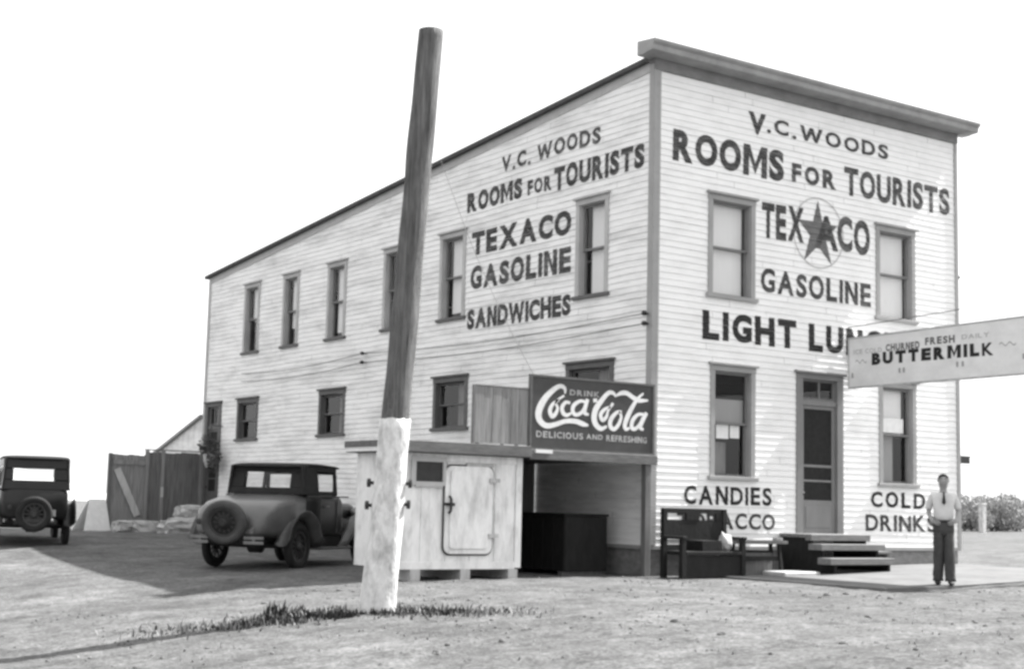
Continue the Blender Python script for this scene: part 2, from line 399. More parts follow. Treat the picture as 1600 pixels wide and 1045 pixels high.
def window(fm, a0, a1, z0, z1, opens, left_low, blind=None, cw=.11, dark=False, up_blind=1.0, low_blind=1.0, b0=0., b1=1., bm='blind', curtain=None, extra=None, cap=.045):
    """double hung window, casing included in a0..a1 z0..z1; left_low: True when the image-left side is small a"""
    tm = M['trim_dk'] if dark else (M['trim_side'] if fm is Sm else M['trim'])
    oa0, oa1, oz0, oz1 = a0+cw, a1-cw, z0+.07, z1-.15
    opens.append((oa0-.01, oa1+.01, oz0-.01, oz1+.01))
    def bx(mb, p, q, c, d, e, f):                # a p..q, out c..d, z e..f
        A, B = fm(p, c, e), fm(q, d, f)
        mb.box(min(A[0],B[0]), max(A[0],B[0]), min(A[1],B[1]), max(A[1],B[1]), e, f)
    f = MB()
    bx(f, a0, oa0, .0, .034, oz0, oz1); bx(f, oa1, a1, .0, .034, oz0, oz1)
    bx(f, a0-.01, a1+.01, .0, .038, oz1, z1-.045); bx(f, a0-cap, a1+cap, .0, .085, z1-.045, z1)
    bx(f, oa0-.012, oa0+.012, -.16, .0, oz0, oz1); bx(f, oa1-.012, oa1+.012, -.16, .0, oz0, oz1)      # reveal
    bx(f, oa0+.012, oa1-.012, -.16, .0, oz1-.012, oz1+.012)
    win = f.build('window', tm, bld, bevel=.004, seg=1)
    s = MB(); bx(s, a0-.05, a1+.05, -.15, .075, z0, z0+.068); s.build('sill', M['trim_dk'] if fm is Sm else tm, win, bevel=.004, seg=1)
    mid = lerp(oz0, oz1, .505)
    s = MB(); t = .042
    for (lo, hi, o) in ((mid-.02, oz1-.013, -.062), (oz0+.001, mid+.02, -.104)):
        p, q = oa0+.013, oa1-.013
        bx(s, p, p+t, o-.034, o, lo, hi); bx(s, q-t, q, o-.034, o, lo, hi)
        bx(s, p+t, q-t, o-.034, o, hi-t, hi); bx(s, p+t, q-t, o-.034, o, lo, lo+t)
    s.build('sash', M['sash'] if not dark else M['trim_dk'], win)
    g_ = MB()
    for (lo, hi, o) in ((mid, oz1-.05, -.08), (oz0+.04, mid, -.122)):
        g_.add([fm(oa0+.05, o, lo), fm(oa1-.05, o, lo), fm(oa1-.05, o, hi), fm(oa0+.05, o, hi)], [(0,1,2,3)])
    g_.build('pane', M['glass'], win, fixn=False)
    if blind:
        b = MB()
        A0, A1 = lerp(oa0+.02, oa1-.02, b0), lerp(oa0+.02, oa1-.02, b1)
        zl = lerp(oz1, oz0, blind)
        n = 8
        for i in range(n):                       # cloth hangs with a slight wave
            p, q = lerp(A0, A1, i/n), lerp(A0, A1, (i+1)/n)
            w0, w1 = .008*math.sin(i*1.7), .008*math.sin((i+1)*1.7)
            b.add([fm(p, -.175+w0, zl), fm(q, -.175+w1, zl), fm(q, -.17, oz1), fm(p, -.17, oz1)], [(0,1,2,3)])
        b.build('blind', M[bm], win, smooth=True)
    if curtain:
        c0, c1, zl, zh = curtain
        b = MB(); n = 14; A0, A1 = lerp(oa0+.02, oa1-.02, c0), lerp(oa0+.02, oa1-.02, c1)
        for i in range(n):
            p, q = lerp(A0, A1, i/n), lerp(A0, A1, (i+1)/n)
            w0, w1 = .025*math.sin(i*1.9), .025*math.sin((i+1)*1.9)
            b.add([fm(p, -.24+w0, lerp(oz0,oz1,zl)), fm(q, -.24+w1, lerp(oz0,oz1,zl)), fm(q, -.24+w1, lerp(oz0,oz1,zh)), fm(p, -.24+w0, lerp(oz0,oz1,zh))], [(0,1,2,3)])
        b.build('curtain', M['curtain'], win, smooth=True)
    if extra: extra(win, oa0, oa1, oz0, oz1, bx)
    return win

# front windows
window(Fm, 1.30, 2.48, 4.86, 6.83, front_open, True, blind=1.0, b0=0, b1=.95)
window(Fm, 5.83, 7.01, 4.86, 6.83, front_open, True, blind=1.0, b0=0, b1=.95)
def card_a(win, a0, a1, z0, z1, bx):
    c = MB(); bx(c, lerp(a0,a1,.18), lerp(a0,a1,.52), -.118, -.114, lerp(z0,z1,.36), lerp(z0,z1,.50)); bx(c, lerp(a0,a1,.56), lerp(a0,a1,.82), -.118, -.114, lerp(z0,z1,.37), lerp(z0,z1,.49))
    c.build('show_card', M['enamel'], win)
def card_b(win, a0, a1, z0, z1, bx):
    c = MB(); bx(c, lerp(a0,a1,.12), lerp(a0,a1,.80), -.076, -.072, lerp(z0,z1,.53), lerp(z0,z1,.68)); c.build('show_card', M['enamel'], win)
def shade_a(win, a0, a1, z0, z1, bx):
    card_a(win, a0, a1, z0, z1, bx)
    b = MB(); bx(b, a0+.02, a1-.02, -.172, -.168, lerp(z0,z1,.51), lerp(z0,z1,.74)); b.build('blind', M['blind_dk'], win)
    b = MB(); bx(b, a0+.05, lerp(a0,a1,.62), -.29, -.285, lerp(z0,z1,.03), lerp(z0,z1,.33)); b.build('curtain', M['curtain'], win)
def shade_b(win, a0, a1, z0, z1, bx):
    card_b(win, a0, a1, z0, z1, bx)
    b = MB(); bx(b, a0+.02, lerp(a0,a1,.86), -.182, -.178, lerp(z0,z1,.52), z1); b.build('blind', M['blind'], win)
    b = MB(); bx(b, a0+.02, lerp(a0,a1,.62), -.22, -.215, z0, lerp(z0,z1,.50)); b.build('curtain', M['blind_dk'], win)
window(Fm, 1.38, 2.50, 1.55, 3.68, front_open, True, extra=shade_a)
window(Fm, 5.90, 7.01, 1.55, 3.68, front_open, True, extra=shade_b)

# side windows (image left is large y)
for i, (y0, y1, bl, b0, b1) in enumerate(((1.25, 2.24, .97, 0, .80), (6.07, 7.09, .93, 0, .82), (8.55, 9.53, .97, 0, .82), (11.31, 12.27, .92, 0, .82), (13.81, 14.72, .74, 0, .84), (16.11, 17.08, .52, 0, .82))):
    window(Sm, y0, y1, 4.88, 6.84, side_open, False, blind=bl, b0=b0, b1=b1, bm='blind')
for i, (y0, y1, c) in enumerate(((1.04, 2.47, (0,.5,0,1)), (5.86, 7.2, (0,.52,.05,1)), (11.16, 12.49, (0,.5,.05,1)), (15.94, 17.24, (0,.3,.05,1)))):
    window(Sm, y0, y1, 2.54, 3.72, side_open, False, dark=True, curtain=c)

# doors
def door(fm, a0, a1, z0, z1, opens, tr0, tr1, sc0, sc1, dark=False):
    cw = .17; tm = M['door'] if not dark else M['trim_dk']
    opens.append((a0+cw-.01, a1-cw+.01, z0, z1-.15+.01))
    def bx(mb, p, q, c, d, e, f):
        A, B = fm(p, c, e), fm(q, d, f)
        mb.box(min(A[0],B[0]), max(A[0],B[0]), min(A[1],B[1]), max(A[1],B[1]), e, f)
    f = MB(); p, q = a0+cw, a1-cw
    bx(f, a0, p, -.1, .036, z0, z1-.15); bx(f, q, a1, -.1, .036, z0, z1-.15); bx(f, a0, a1, -.1, .04, z1-.15, z1-.045); bx(f, a0-.05, a1+.05, 0, .09, z1-.045, z1)
    bx(f, p, q, -.1, .0, tr0-.13, tr0-.03)
    d = f.build('door', tm, bld, bevel=.004, seg=1)
    t = MB()
    for (A, B, lo, hi) in ((p, q, tr0-.03, z1-.15),):
        bx(t, A, A+.05, -.09, -.04, lo, hi); bx(t, B-.05, B, -.09, -.04, lo, hi); bx(t, A+.05, B-.05, -.09, -.04, lo, lo+.05); bx(t, A+.05, B-.05, -.09, -.04, hi-.04, hi)
    bx(t, lerp(p,q,.55)-.02, lerp(p,q,.55)+.02, -.088, -.045, tr0, z1-.19)
    t.build('transom', M['sash'], d)
    g_ = MB(); g_.add([fm(p, -.07, tr0-.02), fm(q, -.07, tr0-.02), fm(q, -.07, z1-.16), fm(p, -.07, z1-.16)], [(0,1,2,3)]); g_.build('pane', M['glass'], d, fixn=False)
    lf = MB(); st = .085
    bx(lf, p, p+st, -.07, -.03, z0, tr0-.13); bx(lf, q-st, q, -.07, -.03, z0, tr0-.13)
    bx(lf, p+st, q-st, -.07, -.03, sc1, tr0-.13); bx(lf, p+st, q-st, -.07, -.03, z0, sc0)
    bx(lf, p+st, q-st, -.068, -.035, lerp(sc0,sc1,.36), lerp(sc0,sc1,.36)+.05)
    bx(lf, p+st, q-st, -.068, -.035, lerp(sc0,sc1,.20), lerp(sc0,sc1,.20)+.04)
    bx(lf, p+st+.05, q-st-.05, -.028, -.02, z0+.12, sc0-.1)
    lf.build('door_leaf', tm, d, bevel=.003, seg=1)
    s = MB(); bx(s, p+st, q-st, -.056, -.052, sc0, sc1); s.build('screen', M['screen'], d)
    k = MB(); k.lathe([(0,0),(.03,.01),(.035,.03),(.02,.05),(0,.055)], fm(p+st*.5 if fm is Fm else q-st*.5, -.03, sc0+.12), fm(0,1,0), 12); k.build('handle', M['iron'], d, smooth=True)
    return d
door(Fm, 3.58, 4.86, .60, 3.69, front_open, 3.17, 3.5, 1.24, 2.97)
door(Sm, 18.28, 19.36, .55, 3.70, side_open, 3.05, 3.5, 1.2, 2.85, dark=True)

b = siding(FmW, .36, 8.86, .0, lambda z: W, front_open, 3); b.build('wall', M['siding_f'], bld, fixn=False)
def side_end(z):
    return D if z <= 7.26 else max(0.0, (9.02-z)/(9.02-7.26)*D)
b = siding(SmW, .36, 9.01, .0, side_end, side_open, 5); b.build('wall', M['siding_s'], bld, fixn=False)
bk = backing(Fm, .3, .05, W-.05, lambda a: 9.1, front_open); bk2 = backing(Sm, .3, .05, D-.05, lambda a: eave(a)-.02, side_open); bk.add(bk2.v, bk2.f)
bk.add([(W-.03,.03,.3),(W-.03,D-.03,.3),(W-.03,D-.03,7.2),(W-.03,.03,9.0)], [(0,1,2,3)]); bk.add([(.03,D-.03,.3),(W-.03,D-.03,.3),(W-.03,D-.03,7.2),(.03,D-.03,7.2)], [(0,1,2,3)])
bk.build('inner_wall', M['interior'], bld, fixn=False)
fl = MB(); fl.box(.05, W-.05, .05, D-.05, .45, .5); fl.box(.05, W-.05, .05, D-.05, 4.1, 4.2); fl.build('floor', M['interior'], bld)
# right and rear walls
b = siding(lambda a, o, z: (W+o, a, z), .36, 9.01, .0, side_end, [], 8); b.build('wall', M['siding_s'], bld, fixn=False)
b = siding(lambda a, o, z: (W-a, D+o, z), .36, 7.26, .0, lambda z: W, [], 9); b.build('wall', M['siding_s'], bld, fixn=False)
f = MB(); f.box(.02, W-.02, .02, .3, -.6, .34); f.box(.02, .3, .3, D-.02, -.6, .34); f.box(W-.3, W-.02, .3, D-.02, -.6, .34); f.box(.3, W-.3, D-.3, D-.02, -.6, .34)
f.build('foundation', M['found'], bld)
wt = MB(); wt.box(-.03, W+.03, -.03, 0.0, .30, .365); wt.box(-.03, 0, 0, D+.03, .30, .365); wt.build('water_table', M['trim'], bld)
# corner boards
cb = MB(); cb.box(-.036, .115, -.036, -.001, .37, 8.86); cb.box(-.036, -.001, -.001, .12, .37, 8.98); cb.build('corner_board', M['trim'], bld, bevel=.004, seg=1)
cb = MB(); cb.box(W-.06, W+.036, -.036, -.001, .37, 8.86); cb.box(W+.001, W+.036, -.001, .10, .37, 8.9); cb.build('corner_board', M['trim'], bld, bevel=.004, seg=1)
cb = MB(); cb.box(-.036, -.001, D-.10, D+.036, .37, 7.2); cb.box(-.001, .1, D+.001, D+.036, .37, 7.2); cb.build('corner_board', M['trim_lt'], bld, bevel=.004, seg=1)
# frieze and cornice of the false front
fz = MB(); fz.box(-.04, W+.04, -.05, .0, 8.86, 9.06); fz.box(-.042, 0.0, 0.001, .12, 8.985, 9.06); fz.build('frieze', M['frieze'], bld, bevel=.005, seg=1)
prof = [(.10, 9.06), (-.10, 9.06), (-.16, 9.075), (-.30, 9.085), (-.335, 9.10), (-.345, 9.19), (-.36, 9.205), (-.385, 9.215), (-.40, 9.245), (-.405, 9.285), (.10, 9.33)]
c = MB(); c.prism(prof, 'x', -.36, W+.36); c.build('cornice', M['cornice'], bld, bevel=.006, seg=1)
# rake board below the side eave, and the roof
rk = MB()
for (p, q) in ((.13, 6.5), (6.5, 13), (13, D+.02)):
    rk.add([(-.026, p, eave(p)-.17), (-.026, q, eave(q)-.17), (-.026, q, eave(q)-.0), (-.026, p, eave(p)-.0), (-.002, p, eave(p)-.17), (-.002, q, eave(q)-.17), (-.002, q, eave(q)-.0), (-.002, p, eave(p)-.0)],
           [(0,1,2,3),(4,7,6,5),(0,4,5,1),(3,2,6,7),(0,3,7,4),(1,5,6,2)])
rk.build('rake_board', M['trim_lt'], bld)
rf = MB()
def rslab(mb, x0, x1, y0, y1, lo, hi):
    mb.add([(x0,y0,eave(y0)+lo),(x1,y0,eave(y0)+lo),(x1,y1,eave(y1)+lo),(x0,y1,eave(y1)+lo),(x0,y0,eave(y0)+hi),(x1,y0,eave(y0)+hi),(x1,y1,eave(y1)+hi),(x0,y1,eave(y1)+hi)],
           [(0,3,2,1),(4,5,6,7),(0,1,5,4),(1,2,6,5),(2,3,7,6),(3,0,4,7)])
rslab(rf, -.13, W+.13, .125, D+.15, 0.0, .085)
rf.build('roof', M['roof'], bld)

# ---------------------------------------------------------------- painted lettering, laid on the clapboards
OUT = {'M': lambda H, t, W_: [(0,0),(0,H),(1.1*t,H),(W_/2,.42*H),(W_-1.1*t,H),(W_,H),(W_,0),(W_-t,0),(W_-t,H*.66),(W_/2,.08*H),(t,H*.66),(t,0)],
       'N': lambda H, t, W_: [(0,0),(0,H),(1.05*t,H),(W_-t,.36*H),(W_-t,H),(W_,H),(W_,0),(W_-1.05*t,0),(t,.64*H),(t,0)],
       'W': lambda H, t, W_: [(0,H),(t,H),(.285*W_,.36*H),(.5*W_-.45*t,.95*H),(.5*W_+.45*t,.95*H),(.715*W_,.36*H),(W_-t,H),(W_,H),(.78*W_,0),(.66*W_,0),(.5*W_,.55*H),(.34*W_,0),(.22*W_,0)]}
def glyph(ch, bold):
    if ch in OUT:
        P = OUT[ch](.70+bold, .10+1.9*bold, {'M': .84, 'N': .64, 'W': 1.02}[ch])
        return P, [tuple(t) for t in tessellate_polygon([[Vector((a, b, 0)) for a, b in P]])]
    cu = bpy.data.curves.new('lettering', 'FONT'); cu.body = ch; cu.size = 1; cu.offset = bold; cu.resolution_u = 5
    o = bpy.data.objects.new('lettering_source', cu); COL.objects.link(o)
    dg = bpy.context.evaluated_depsgraph_get(); dg.update()
    me = bpy.data.meshes.new_from_object(o.evaluated_get(dg))
    v = [(p.co.x, p.co.y) for p in me.vertices]; f = [tuple(p.vertices) for p in me.polygons]
    bpy.data.objects.remove(o); bpy.data.curves.remove(cu); bpy.data.meshes.remove(me)
    return v, f
trnd = random.Random(21)
def text_flat(txt, bold=.03, spacing=1.0, wob=1.0):
    """sign-painter's lettering: glyph by glyph, narrowed round letters, slight unevenness"""
    V_, F_ = [], []; x = 0; gap = .055 + (spacing-1)*.75
    for ch in txt:
        if ch == ' ': x += .30; continue
        v, f = glyph(ch, min(bold, .035) if ch == 'K' else bold)
        if not v: continue
        x0, x1 = min(p[0] for p in v), max(p[0] for p in v); y0, y1 = min(p[1] for p in v), max(p[1] for p in v)
        sx = {'O': .85, 'C': .90, 'G': .88, 'D': .92, 'W': 1, 'M': 1, 'N': 1, 'E': 1.12, 'S': 1.04, 'L': 1.05}.get(ch, .96)
        kx = sx*(1 + wob*trnd.uniform(-.03,.03)); ky = 1 + wob*trnd.uniform(-.02,.02); sh_ = wob*trnd.uniform(-.02,.02); yb = wob*trnd.uniform(-.012,.012)
        if ch in '.-': ky = 1; 
        n = len(V_)
        top = .70 + bold if ch not in '.-' else None
        for px, py in v:
            yy = py if top is None else (py-y0)/(y1-y0)*top
            V_.append((x + (px-x0)*kx + yy*sh_, yy*ky + yb))
        F_ += [tuple(i+n for i in q) for q in f]
        x += (x1-x0)*kx + gap
    return V_, F_
def fit(v, a0, a1, z0, z1):
    x0, x1 = min(p[0] for p in v), max(p[0] for p in v); y0, y1 = min(p[1] for p in v), max(p[1] for p in v)
    return [(lerp(a0, a1, (p[0]-x0)/(x1-x0)), lerp(z0, z1, (p[1]-y0)/(y1-y0))) for p in v]
def on_clapboard(name, fm, v2, f2, material, sgn=1, off=.0065, tilt=0., label=None):
    """cut flat lettering at every board edge and lay each strip on its own sloping board"""
    bm = bmesh.new(); vs = [bm.verts.new((p[0], p[1] + tilt*p[0], 0)) for p in v2]
    for f in f2:
        try: bm.faces.new([vs[i] for i in f])
        except ValueError: pass
    zmin = min(v.co.y for v in bm.verts); zmax = max(v.co.y for v in bm.verts)
    k0, k1 = int((zmin-.36)//EX), int((zmax-.36)//EX)
    for k in range(k0+1, k1+1):
        bmesh.ops.bisect_plane(bm, geom=bm.verts[:]+bm.edges[:]+bm.faces[:], plane_co=(0, .36+k*EX, 0), plane_no=(0,1,0), dist=1e-6)
    mb = MB(); key = {}
    for f in bm.faces:
        k = int((f.calc_center_median().y-.36)//EX); ids = []
        for v in f.verts:
            kk = (v.index if v.index >= 0 else 0, round(v.co.x, 5), round(v.co.y, 5), k)
            if kk not in key:
                z = v.co.y; o = lerp(LIP, .002, (z-(.36+k*EX))/EX) + off
                key[kk] = len(mb.v); mb.v.append(fm(sgn*v.co.x, o, z))
            ids.append(key[kk])
        if len(set(ids)) > 2: mb.f.append(tuple(ids))
    bm.free()
    o = mb.build(name, material, bld, fixn=False)
    if label: o['label'] = label
    return o
def paint(fm, txt, a0, a1, z0, z1, material, bold=.035, spacing=1.02, sgn=1, tilt=0., label=None):
    v, f = text_flat(txt, bold, spacing); v = fit(v, a0, a1, z0, z1)
    return on_clapboard('painted_lettering', {Fm: FmW, Sm: SmW}[fm], v, f, material, sgn, tilt=tilt, label=label)
PF = lambda t, a0, a1, z0, z1, mt, b=.035, l=None, sp=1.03: paint(Fm, t, a0, a1, z0, z1, M[mt], b, sp, label=l)
PS = lambda t, y0, y1, z0, z1, mt, b=.035, l=None, sp=1.03: paint(Sm, t, -y0, -y1, z0, z1, M[mt], b+.012, sp, sgn=-1, label=l)
PF('V', 2.30, 2.76, 8.08, 8.50, 'black_w', .050); PF('.C.WOODS', 2.78, 6.22, 8.15, 8.48, 'black_w', .034, sp=1.12)
PF('ROOMS', .42, 3.24, 7.26, 7.87, 'black_w', .052); PF('FOR', 3.45, 4.68, 7.31, 7.69, 'grey_w', .05, sp=1.15); PF('TOURISTS', 4.92, 8.14, 7.26, 7.85, 'grey_w', .040)
PF('TEX', 2.66, 3.78, 6.13, 6.83, 'black_w', .045); PF('CO', 4.72, 5.66, 6.11, 6.83, 'grey_w', .045)
PF('GASOLINE', 2.64, 5.68, 5.09, 5.56, 'black_w', .035, sp=1.08)
PF('LIGHT', 1.18, 3.58, 4.08, 4.63, 'black', .052, sp=1.08); PF('LUNCH', 3.92, 6.55, 4.08, 4.63, 'black', .052, sp=1.08)
PF('CANDIES', .78, 2.94, 1.10, 1.44, 'black', .03, sp=1.1); PF('TOBACCO', .62, 3.03, .66, .96, 'black_w', .03, sp=1.04)
PF('COLD', 5.66, 7.28, 1.13, 1.45, 'black', .035, sp=1.16); PF('DRINKS', 5.50, 7.62, .67, 1.0, 'black_w', .03, sp=1.06)
PS('V.C. WOODS', 4.82, 1.54, 7.78, 8.14, 'grey_w', .03, sp=1.1)
PS('ROOMS', 6.09, 4.06, 7.14, 7.57, 'black_w', .05); PS('FOR', 3.87, 3.06, 7.15, 7.46, 'grey_w', .04, sp=1.1); PS('TOURISTS', 2.98, .26, 7.10, 7.58, 'black_w', .042)
PS('TEXACO', 5.86, 2.41, 6.19, 6.69, 'black_w', .042, sp=1.05); PS('GASOLINE', 5.87, 2.40, 5.46, 5.97, 'grey_w', .04, sp=1.05)
PS('SANDWICHES', 5.95, 2.38, 4.63, 5.06, 'black_w', .045, sp=1.0)
# star, its ring, and the letter over it
sv = []
cx, cz = 4.17, 6.40
for i in range(10):
    a = math.pi/2 + i*math.pi/5; r = (.64 if i % 2 == 0 else .255)
    if i in (4, 6): r = .72
    sv.append((cx + r*math.cos(a)*.90, cz + r*math.sin(a)))
sv.append((cx, cz))
on_clapboard('painted_star', FmW, sv, [(i, (i+1) % 10, 10) for i in range(10)], M['star'], off=.0055)
rv = [(cx+.02 + r*math.cos(2*math.pi*i/40)*1.02, cz+.0 + r*math.sin(2*math.pi*i/40)) for i in range(40) for r in (.665, .70)]
on_clapboard('painted_ring', FmW, rv, [(2*i, 2*((i+1) % 40), 2*((i+1) % 40)+1, 2*i+1) for i in range(40)], M['ring'], off=.005)
PA = text_flat('A', .03); on_clapboard('painted_lettering', FmW, fit(PA[0], 4.08, 4.74, 6.10, 6.76), PA[1], M['black_w'], off=.0085)

# insulators on the wall, and the service wires strung between them
def insulator(fm, a, z, label, n=1):
    t = thing('insulator', label, 'insulator', fm(a, .0, z), 0, 'wire insulators on the building')
    ax = (Vector(fm(0,1,0)) - Vector(fm(0,0,0))).normalized()
    MB().tube([ax*.0, ax*.06, ax*.12], .014, 8).build('bracket', M['iron'], t, smooth=True)
    MB().lathe([(.0,.075),(.035,.08),(.045,.10),(.028,.115),(.045,.13),(.04,.155),(0,.16)], (0,0,0), ax, 14).build('knob', M['iron'], t, smooth=True)
insulator(Sm, .08, 4.43, 'upper dark knob on the corner board left of the words LIGHT LUNCH'); insulator(Sm, .08, 4.25, 'lower dark knob on the corner board left of the words LIGHT LUNCH')
insulator(Sm, 10.23, 4.44, 'upper dark knob on the side wall just left of the leaning pole'); insulator(Sm, 10.23, 4.23, 'lower dark knob on the side wall just left of the leaning pole')
insulator(lambda a, o, z: (W+.03+o, a, z), .08, 6.02, 'small dark knob high on the right edge of the building')
for k, (za, zb, lb) in enumerate(((4.43, 4.44, 'upper thin service wire running along the clapboard side wall'), (4.25, 4.23, 'lower thin service wire running along the clapboard side wall'))):
    pts = [(-.1, lerp(.08, 10.23, i/12), lerp(za, zb, i/12) - .12*math.sin(math.pi*i/12)) for i in range(13)] + [(-.1, lerp(10.23, 16.9, i/8), lerp(zb, zb-.08, i/8) - .10*math.sin(math.pi*i/8)) for i in range(1, 9)]
    tag(MB().tube(pts, .008, 6).build('service_wire', M['iron'], None, smooth=True), lb, 'wire', 'wires along the side wall')
sg = thing('bracket_sign', 'small dark sign projecting from the right edge of the building above the man', 'sign', (W+.03, .1, 2.2))
MB().tube([(0,0,.05),(.5,0,.05)], .012, 8).build('bracket', M['iron'], sg); MB().box(.1, .46, -.012, .012, -.10, .055).build('board', M['iron'], sg)

pts = [(lerp(-.16, -2.60, i/16), lerp(6.95, -.04, i/16), lerp(8.42, 3.17, i/16) - .25*math.sin(math.pi*i/16)) for i in range(17)]
tag(MB().tube(pts, .0065, 6).build('service_wire', M['trim'], None, smooth=True), 'thin wire slanting from the side eave down to the dark script sign', 'wire', 'wires along the side wall')
# lean-to at the rear
lt = thing('lean_to', 'low pale lean-to with sloping roof attached behind the tall white building', 'lean-to', (0, D, 0))
b = MB()
z = .2
def le(y): return 3.30 - .293*y
k = 0
y = .06
while y < 5.2:                                   # vertical boards
    y1 = min(y+.2, 5.2)
    b.add([(-.0 - .004*(k % 2), y, -.1), (-.0 - .004*(k % 2), y1-.008, -.1), (-.0 - .004*(k % 2), y1-.008, le(y1)), (-.0 - .004*(k % 2), y, le(y))], [(0,1,2,3)]); y = y1; k += 1
b.add([(.02,.04,-.1),(.02,5.2,-.1),(.02,5.2,le(5.2)-.03),(.02,.04,le(.04)-.03)], [(0,1,2,3)])
b.box(0, 7, 5.2, 5.26, -.1, le(5.2)-.02); b.box(6.94, 7, .05, 5.2, -.1, le(5.2))
b.build('wall', M['siding_s'], lt, fixn=False)
b = MB(); b.add([(-.12,.05,le(.05)+.0),(7.1,.05,le(.05)),(7.1,5.4,le(5.4)),(-.12,5.4,le(5.4)),(-.12,.05,le(.05)+.07),(7.1,.05,le(.05)+.07),(7.1,5.4,le(5.4)+.07),(-.12,5.4,le(5.4)+.07)], [(0,3,2,1),(4,5,6,7),(0,1,5,4),(1,2,6,5),(2,3,7,6),(3,0,4,7)])
b.build('roof', M['trim'], lt)

# ------------------------------------------------------------------ front steps
st = thing('wooden_steps', 'worn wooden steps and landing in front of the screen door', 'steps', (0,0,0))
b = MB()
for i in range(5): b.box(3.12, 4.70, -.84+i*.162, -.84+i*.162+.155, .50 if i == 0 else .55, .615)
b.build('landing', M['step'], st, bevel=.006, seg=1)
b = MB(); b.box(3.08, 4.78, -1.13, -.80, .335, .445); b.build('tread', M['step'], st, bevel=.006, seg=1)
b = MB(); b.box(3.0, 4.70, -1.42, -1.10, .09, .205); b.build('tread', M['step'], st, bevel=.006, seg=1)
for x in (3.16, 4.58):
    b = MB(); b.prism([(-.02,-.3),(-.02,.548),(-.66,.548),(-.66,.498),(-.79,.498),(-.79,.332),(-1.08,.332),(-1.08,.087),(-1.36,.087),(-1.36,-.3)], 'x', x, x+.06); b.build('stringer', M['void'], st)  # near-black colour carries the shade on the side of the steps
sb = thing('stone_block', 'low flat pale stone lying left of the wooden steps', 'stone', (2.45, -1.0, gz(2.45,-1.0)+.05))
MB().box(-.45, .45, -.28, .28, -.06, .05).build('block', M['stone'], sb, bevel=.03)
lb_ = thing('plank_trestle', 'low plank on stub legs against the wall right of the wooden steps', 'plank', (5.35, -.36, gz(5.35,-.36)))
MB().box(-.32, .32, -.16, .16, .30, .35).build('plank', M['step'], lb_, bevel=.005)
for sx in (-1, 1):
    MB().box(sx*.25-.04, sx*.25+.04, -.13, .13, -.12, .30).build('leg', M['wood_dk'], lb_)

# bench and settle left of the door
se = thing('wooden_settle', 'black high-backed wooden settle under the word CANDIES', 'settle', (.66, -.62, gz(.66,-.62)), 0)
for sx in (-1, 1):
    MB().box(sx*.69-.045, sx*.69+.045, .16, .25, -.05, 1.18).build('post', M['void'], se, bevel=.006)
    MB().box(sx*.69-.045, sx*.69+.045, -.32, -.23, -.05, .66).build('leg', M['void'], se, bevel=.006)
    MB().box(sx*.69-.05, sx*.69+.05, -.34, .16, .66, .71).build('arm', M['void'], se, bevel=.006)
b = MB(); b.box(-.64, .64, .18, .23, 1.10, 1.18); b.box(-.64, .64, .18, .23, .68, .98); b.box(-.64, .64, .18, .23, .40, .56); b.box(-.20, .10, .175, .235, .98, 1.10); b.box(.50, .64, .175, .235, .98, 1.10); b.box(-.25, .64, .176, .234, .56, .68); b.box(-.22, .22, -.26, .17, .462, .64)
b.build('backrest', M['void'], se)
MB().box(-.64, .64, -.32, .17, .40, .46).build('seat', M['void'], se, bevel=.008)
MB().box(-.64, .64, -.29, -.26, .03, .39).build('apron', M['void'], se)
def sack(name, label, loc, rx, ry, rz_, m_, seed):
    r = random.Random(seed); mb = MB(); rings = []
    for i in range(13):
        t = i/12; s_ = math.sin(math.pi*min(1,max(0,t*.96+.02)))**.45
        rings.append([(rx*s_*math.cos(2*math.pi*k/18)*(1+.08*math.sin(3*k+seed)), ry*s_*math.sin(2*math.pi*k/18), rz_*t + .03*math.sin(k*1.7+i)*(0<i<12)) for k in range(18)])
    rings = [[tuple(Vector(p)*(1+.28*noise.noise(Vector(p)*9+Vector((seed,0,0))))) for p in q] for q in rings]
    mb.loft(rings); o = mb.build(name, m_, None, smooth=True); o.location = loc; return tag(o, label, 'sack')
sack('flour_bag', 'small pale bag on the right end of the black settle', (1.10, -.74, gz(.5,-.6)+.462), .13, .10, .30, M['stone'], 4)
bn = thing('low_bench', 'low dark bench on the ground between the black settle and the steps', 'bench', (1.95, -.62, gz(1.95,-.62)))
MB().box(-.62, .62, -.18, .18, .58, .63).build('seat', M['wood_dk'], bn, bevel=.005)
for sx in (-1, 1):
    MB().beam((sx*.52, -.14, -.05), (sx*.46, -.10, .58), .06, .05).beam((sx*.52, .14, -.05), (sx*.46, .10, .58), .06, .05).build('leg', M['void'], bn)
MB().box(-.5, .5, -.10, -.06, .28, .36).build('stretcher', M['void'], bn)
bx_ = thing('storage_box', 'low dark box pushed underneath the low bench', 'box', (1.95, -.48, gz(1.95,-.5)))
MB().box(-.40, .40, -.15, .24, -.03, .42).build('crate', M['wood_dk'], bx_, bevel=.01); MB().box(-.42, .42, -.16, .26, .422, .455).build('lid', M['void'], bx_, bevel=.006)
for sx, lb in ((-.5, 'pale round tin standing on the left end of the low bench'), (.5, 'pale round tin standing on the right end of the low bench')):
    t_ = MB().lathe([(0,0),(.085,0),(.09,.01),(.09,.05),(.08,.06),(0,.06)], (1.95+sx, -.66, gz(1.95,-.62)+.63), (0,0,1), 18).build('tin', M['stone'], None, smooth=True); tag(t_, lb, 'tin', 'tins on the low bench')

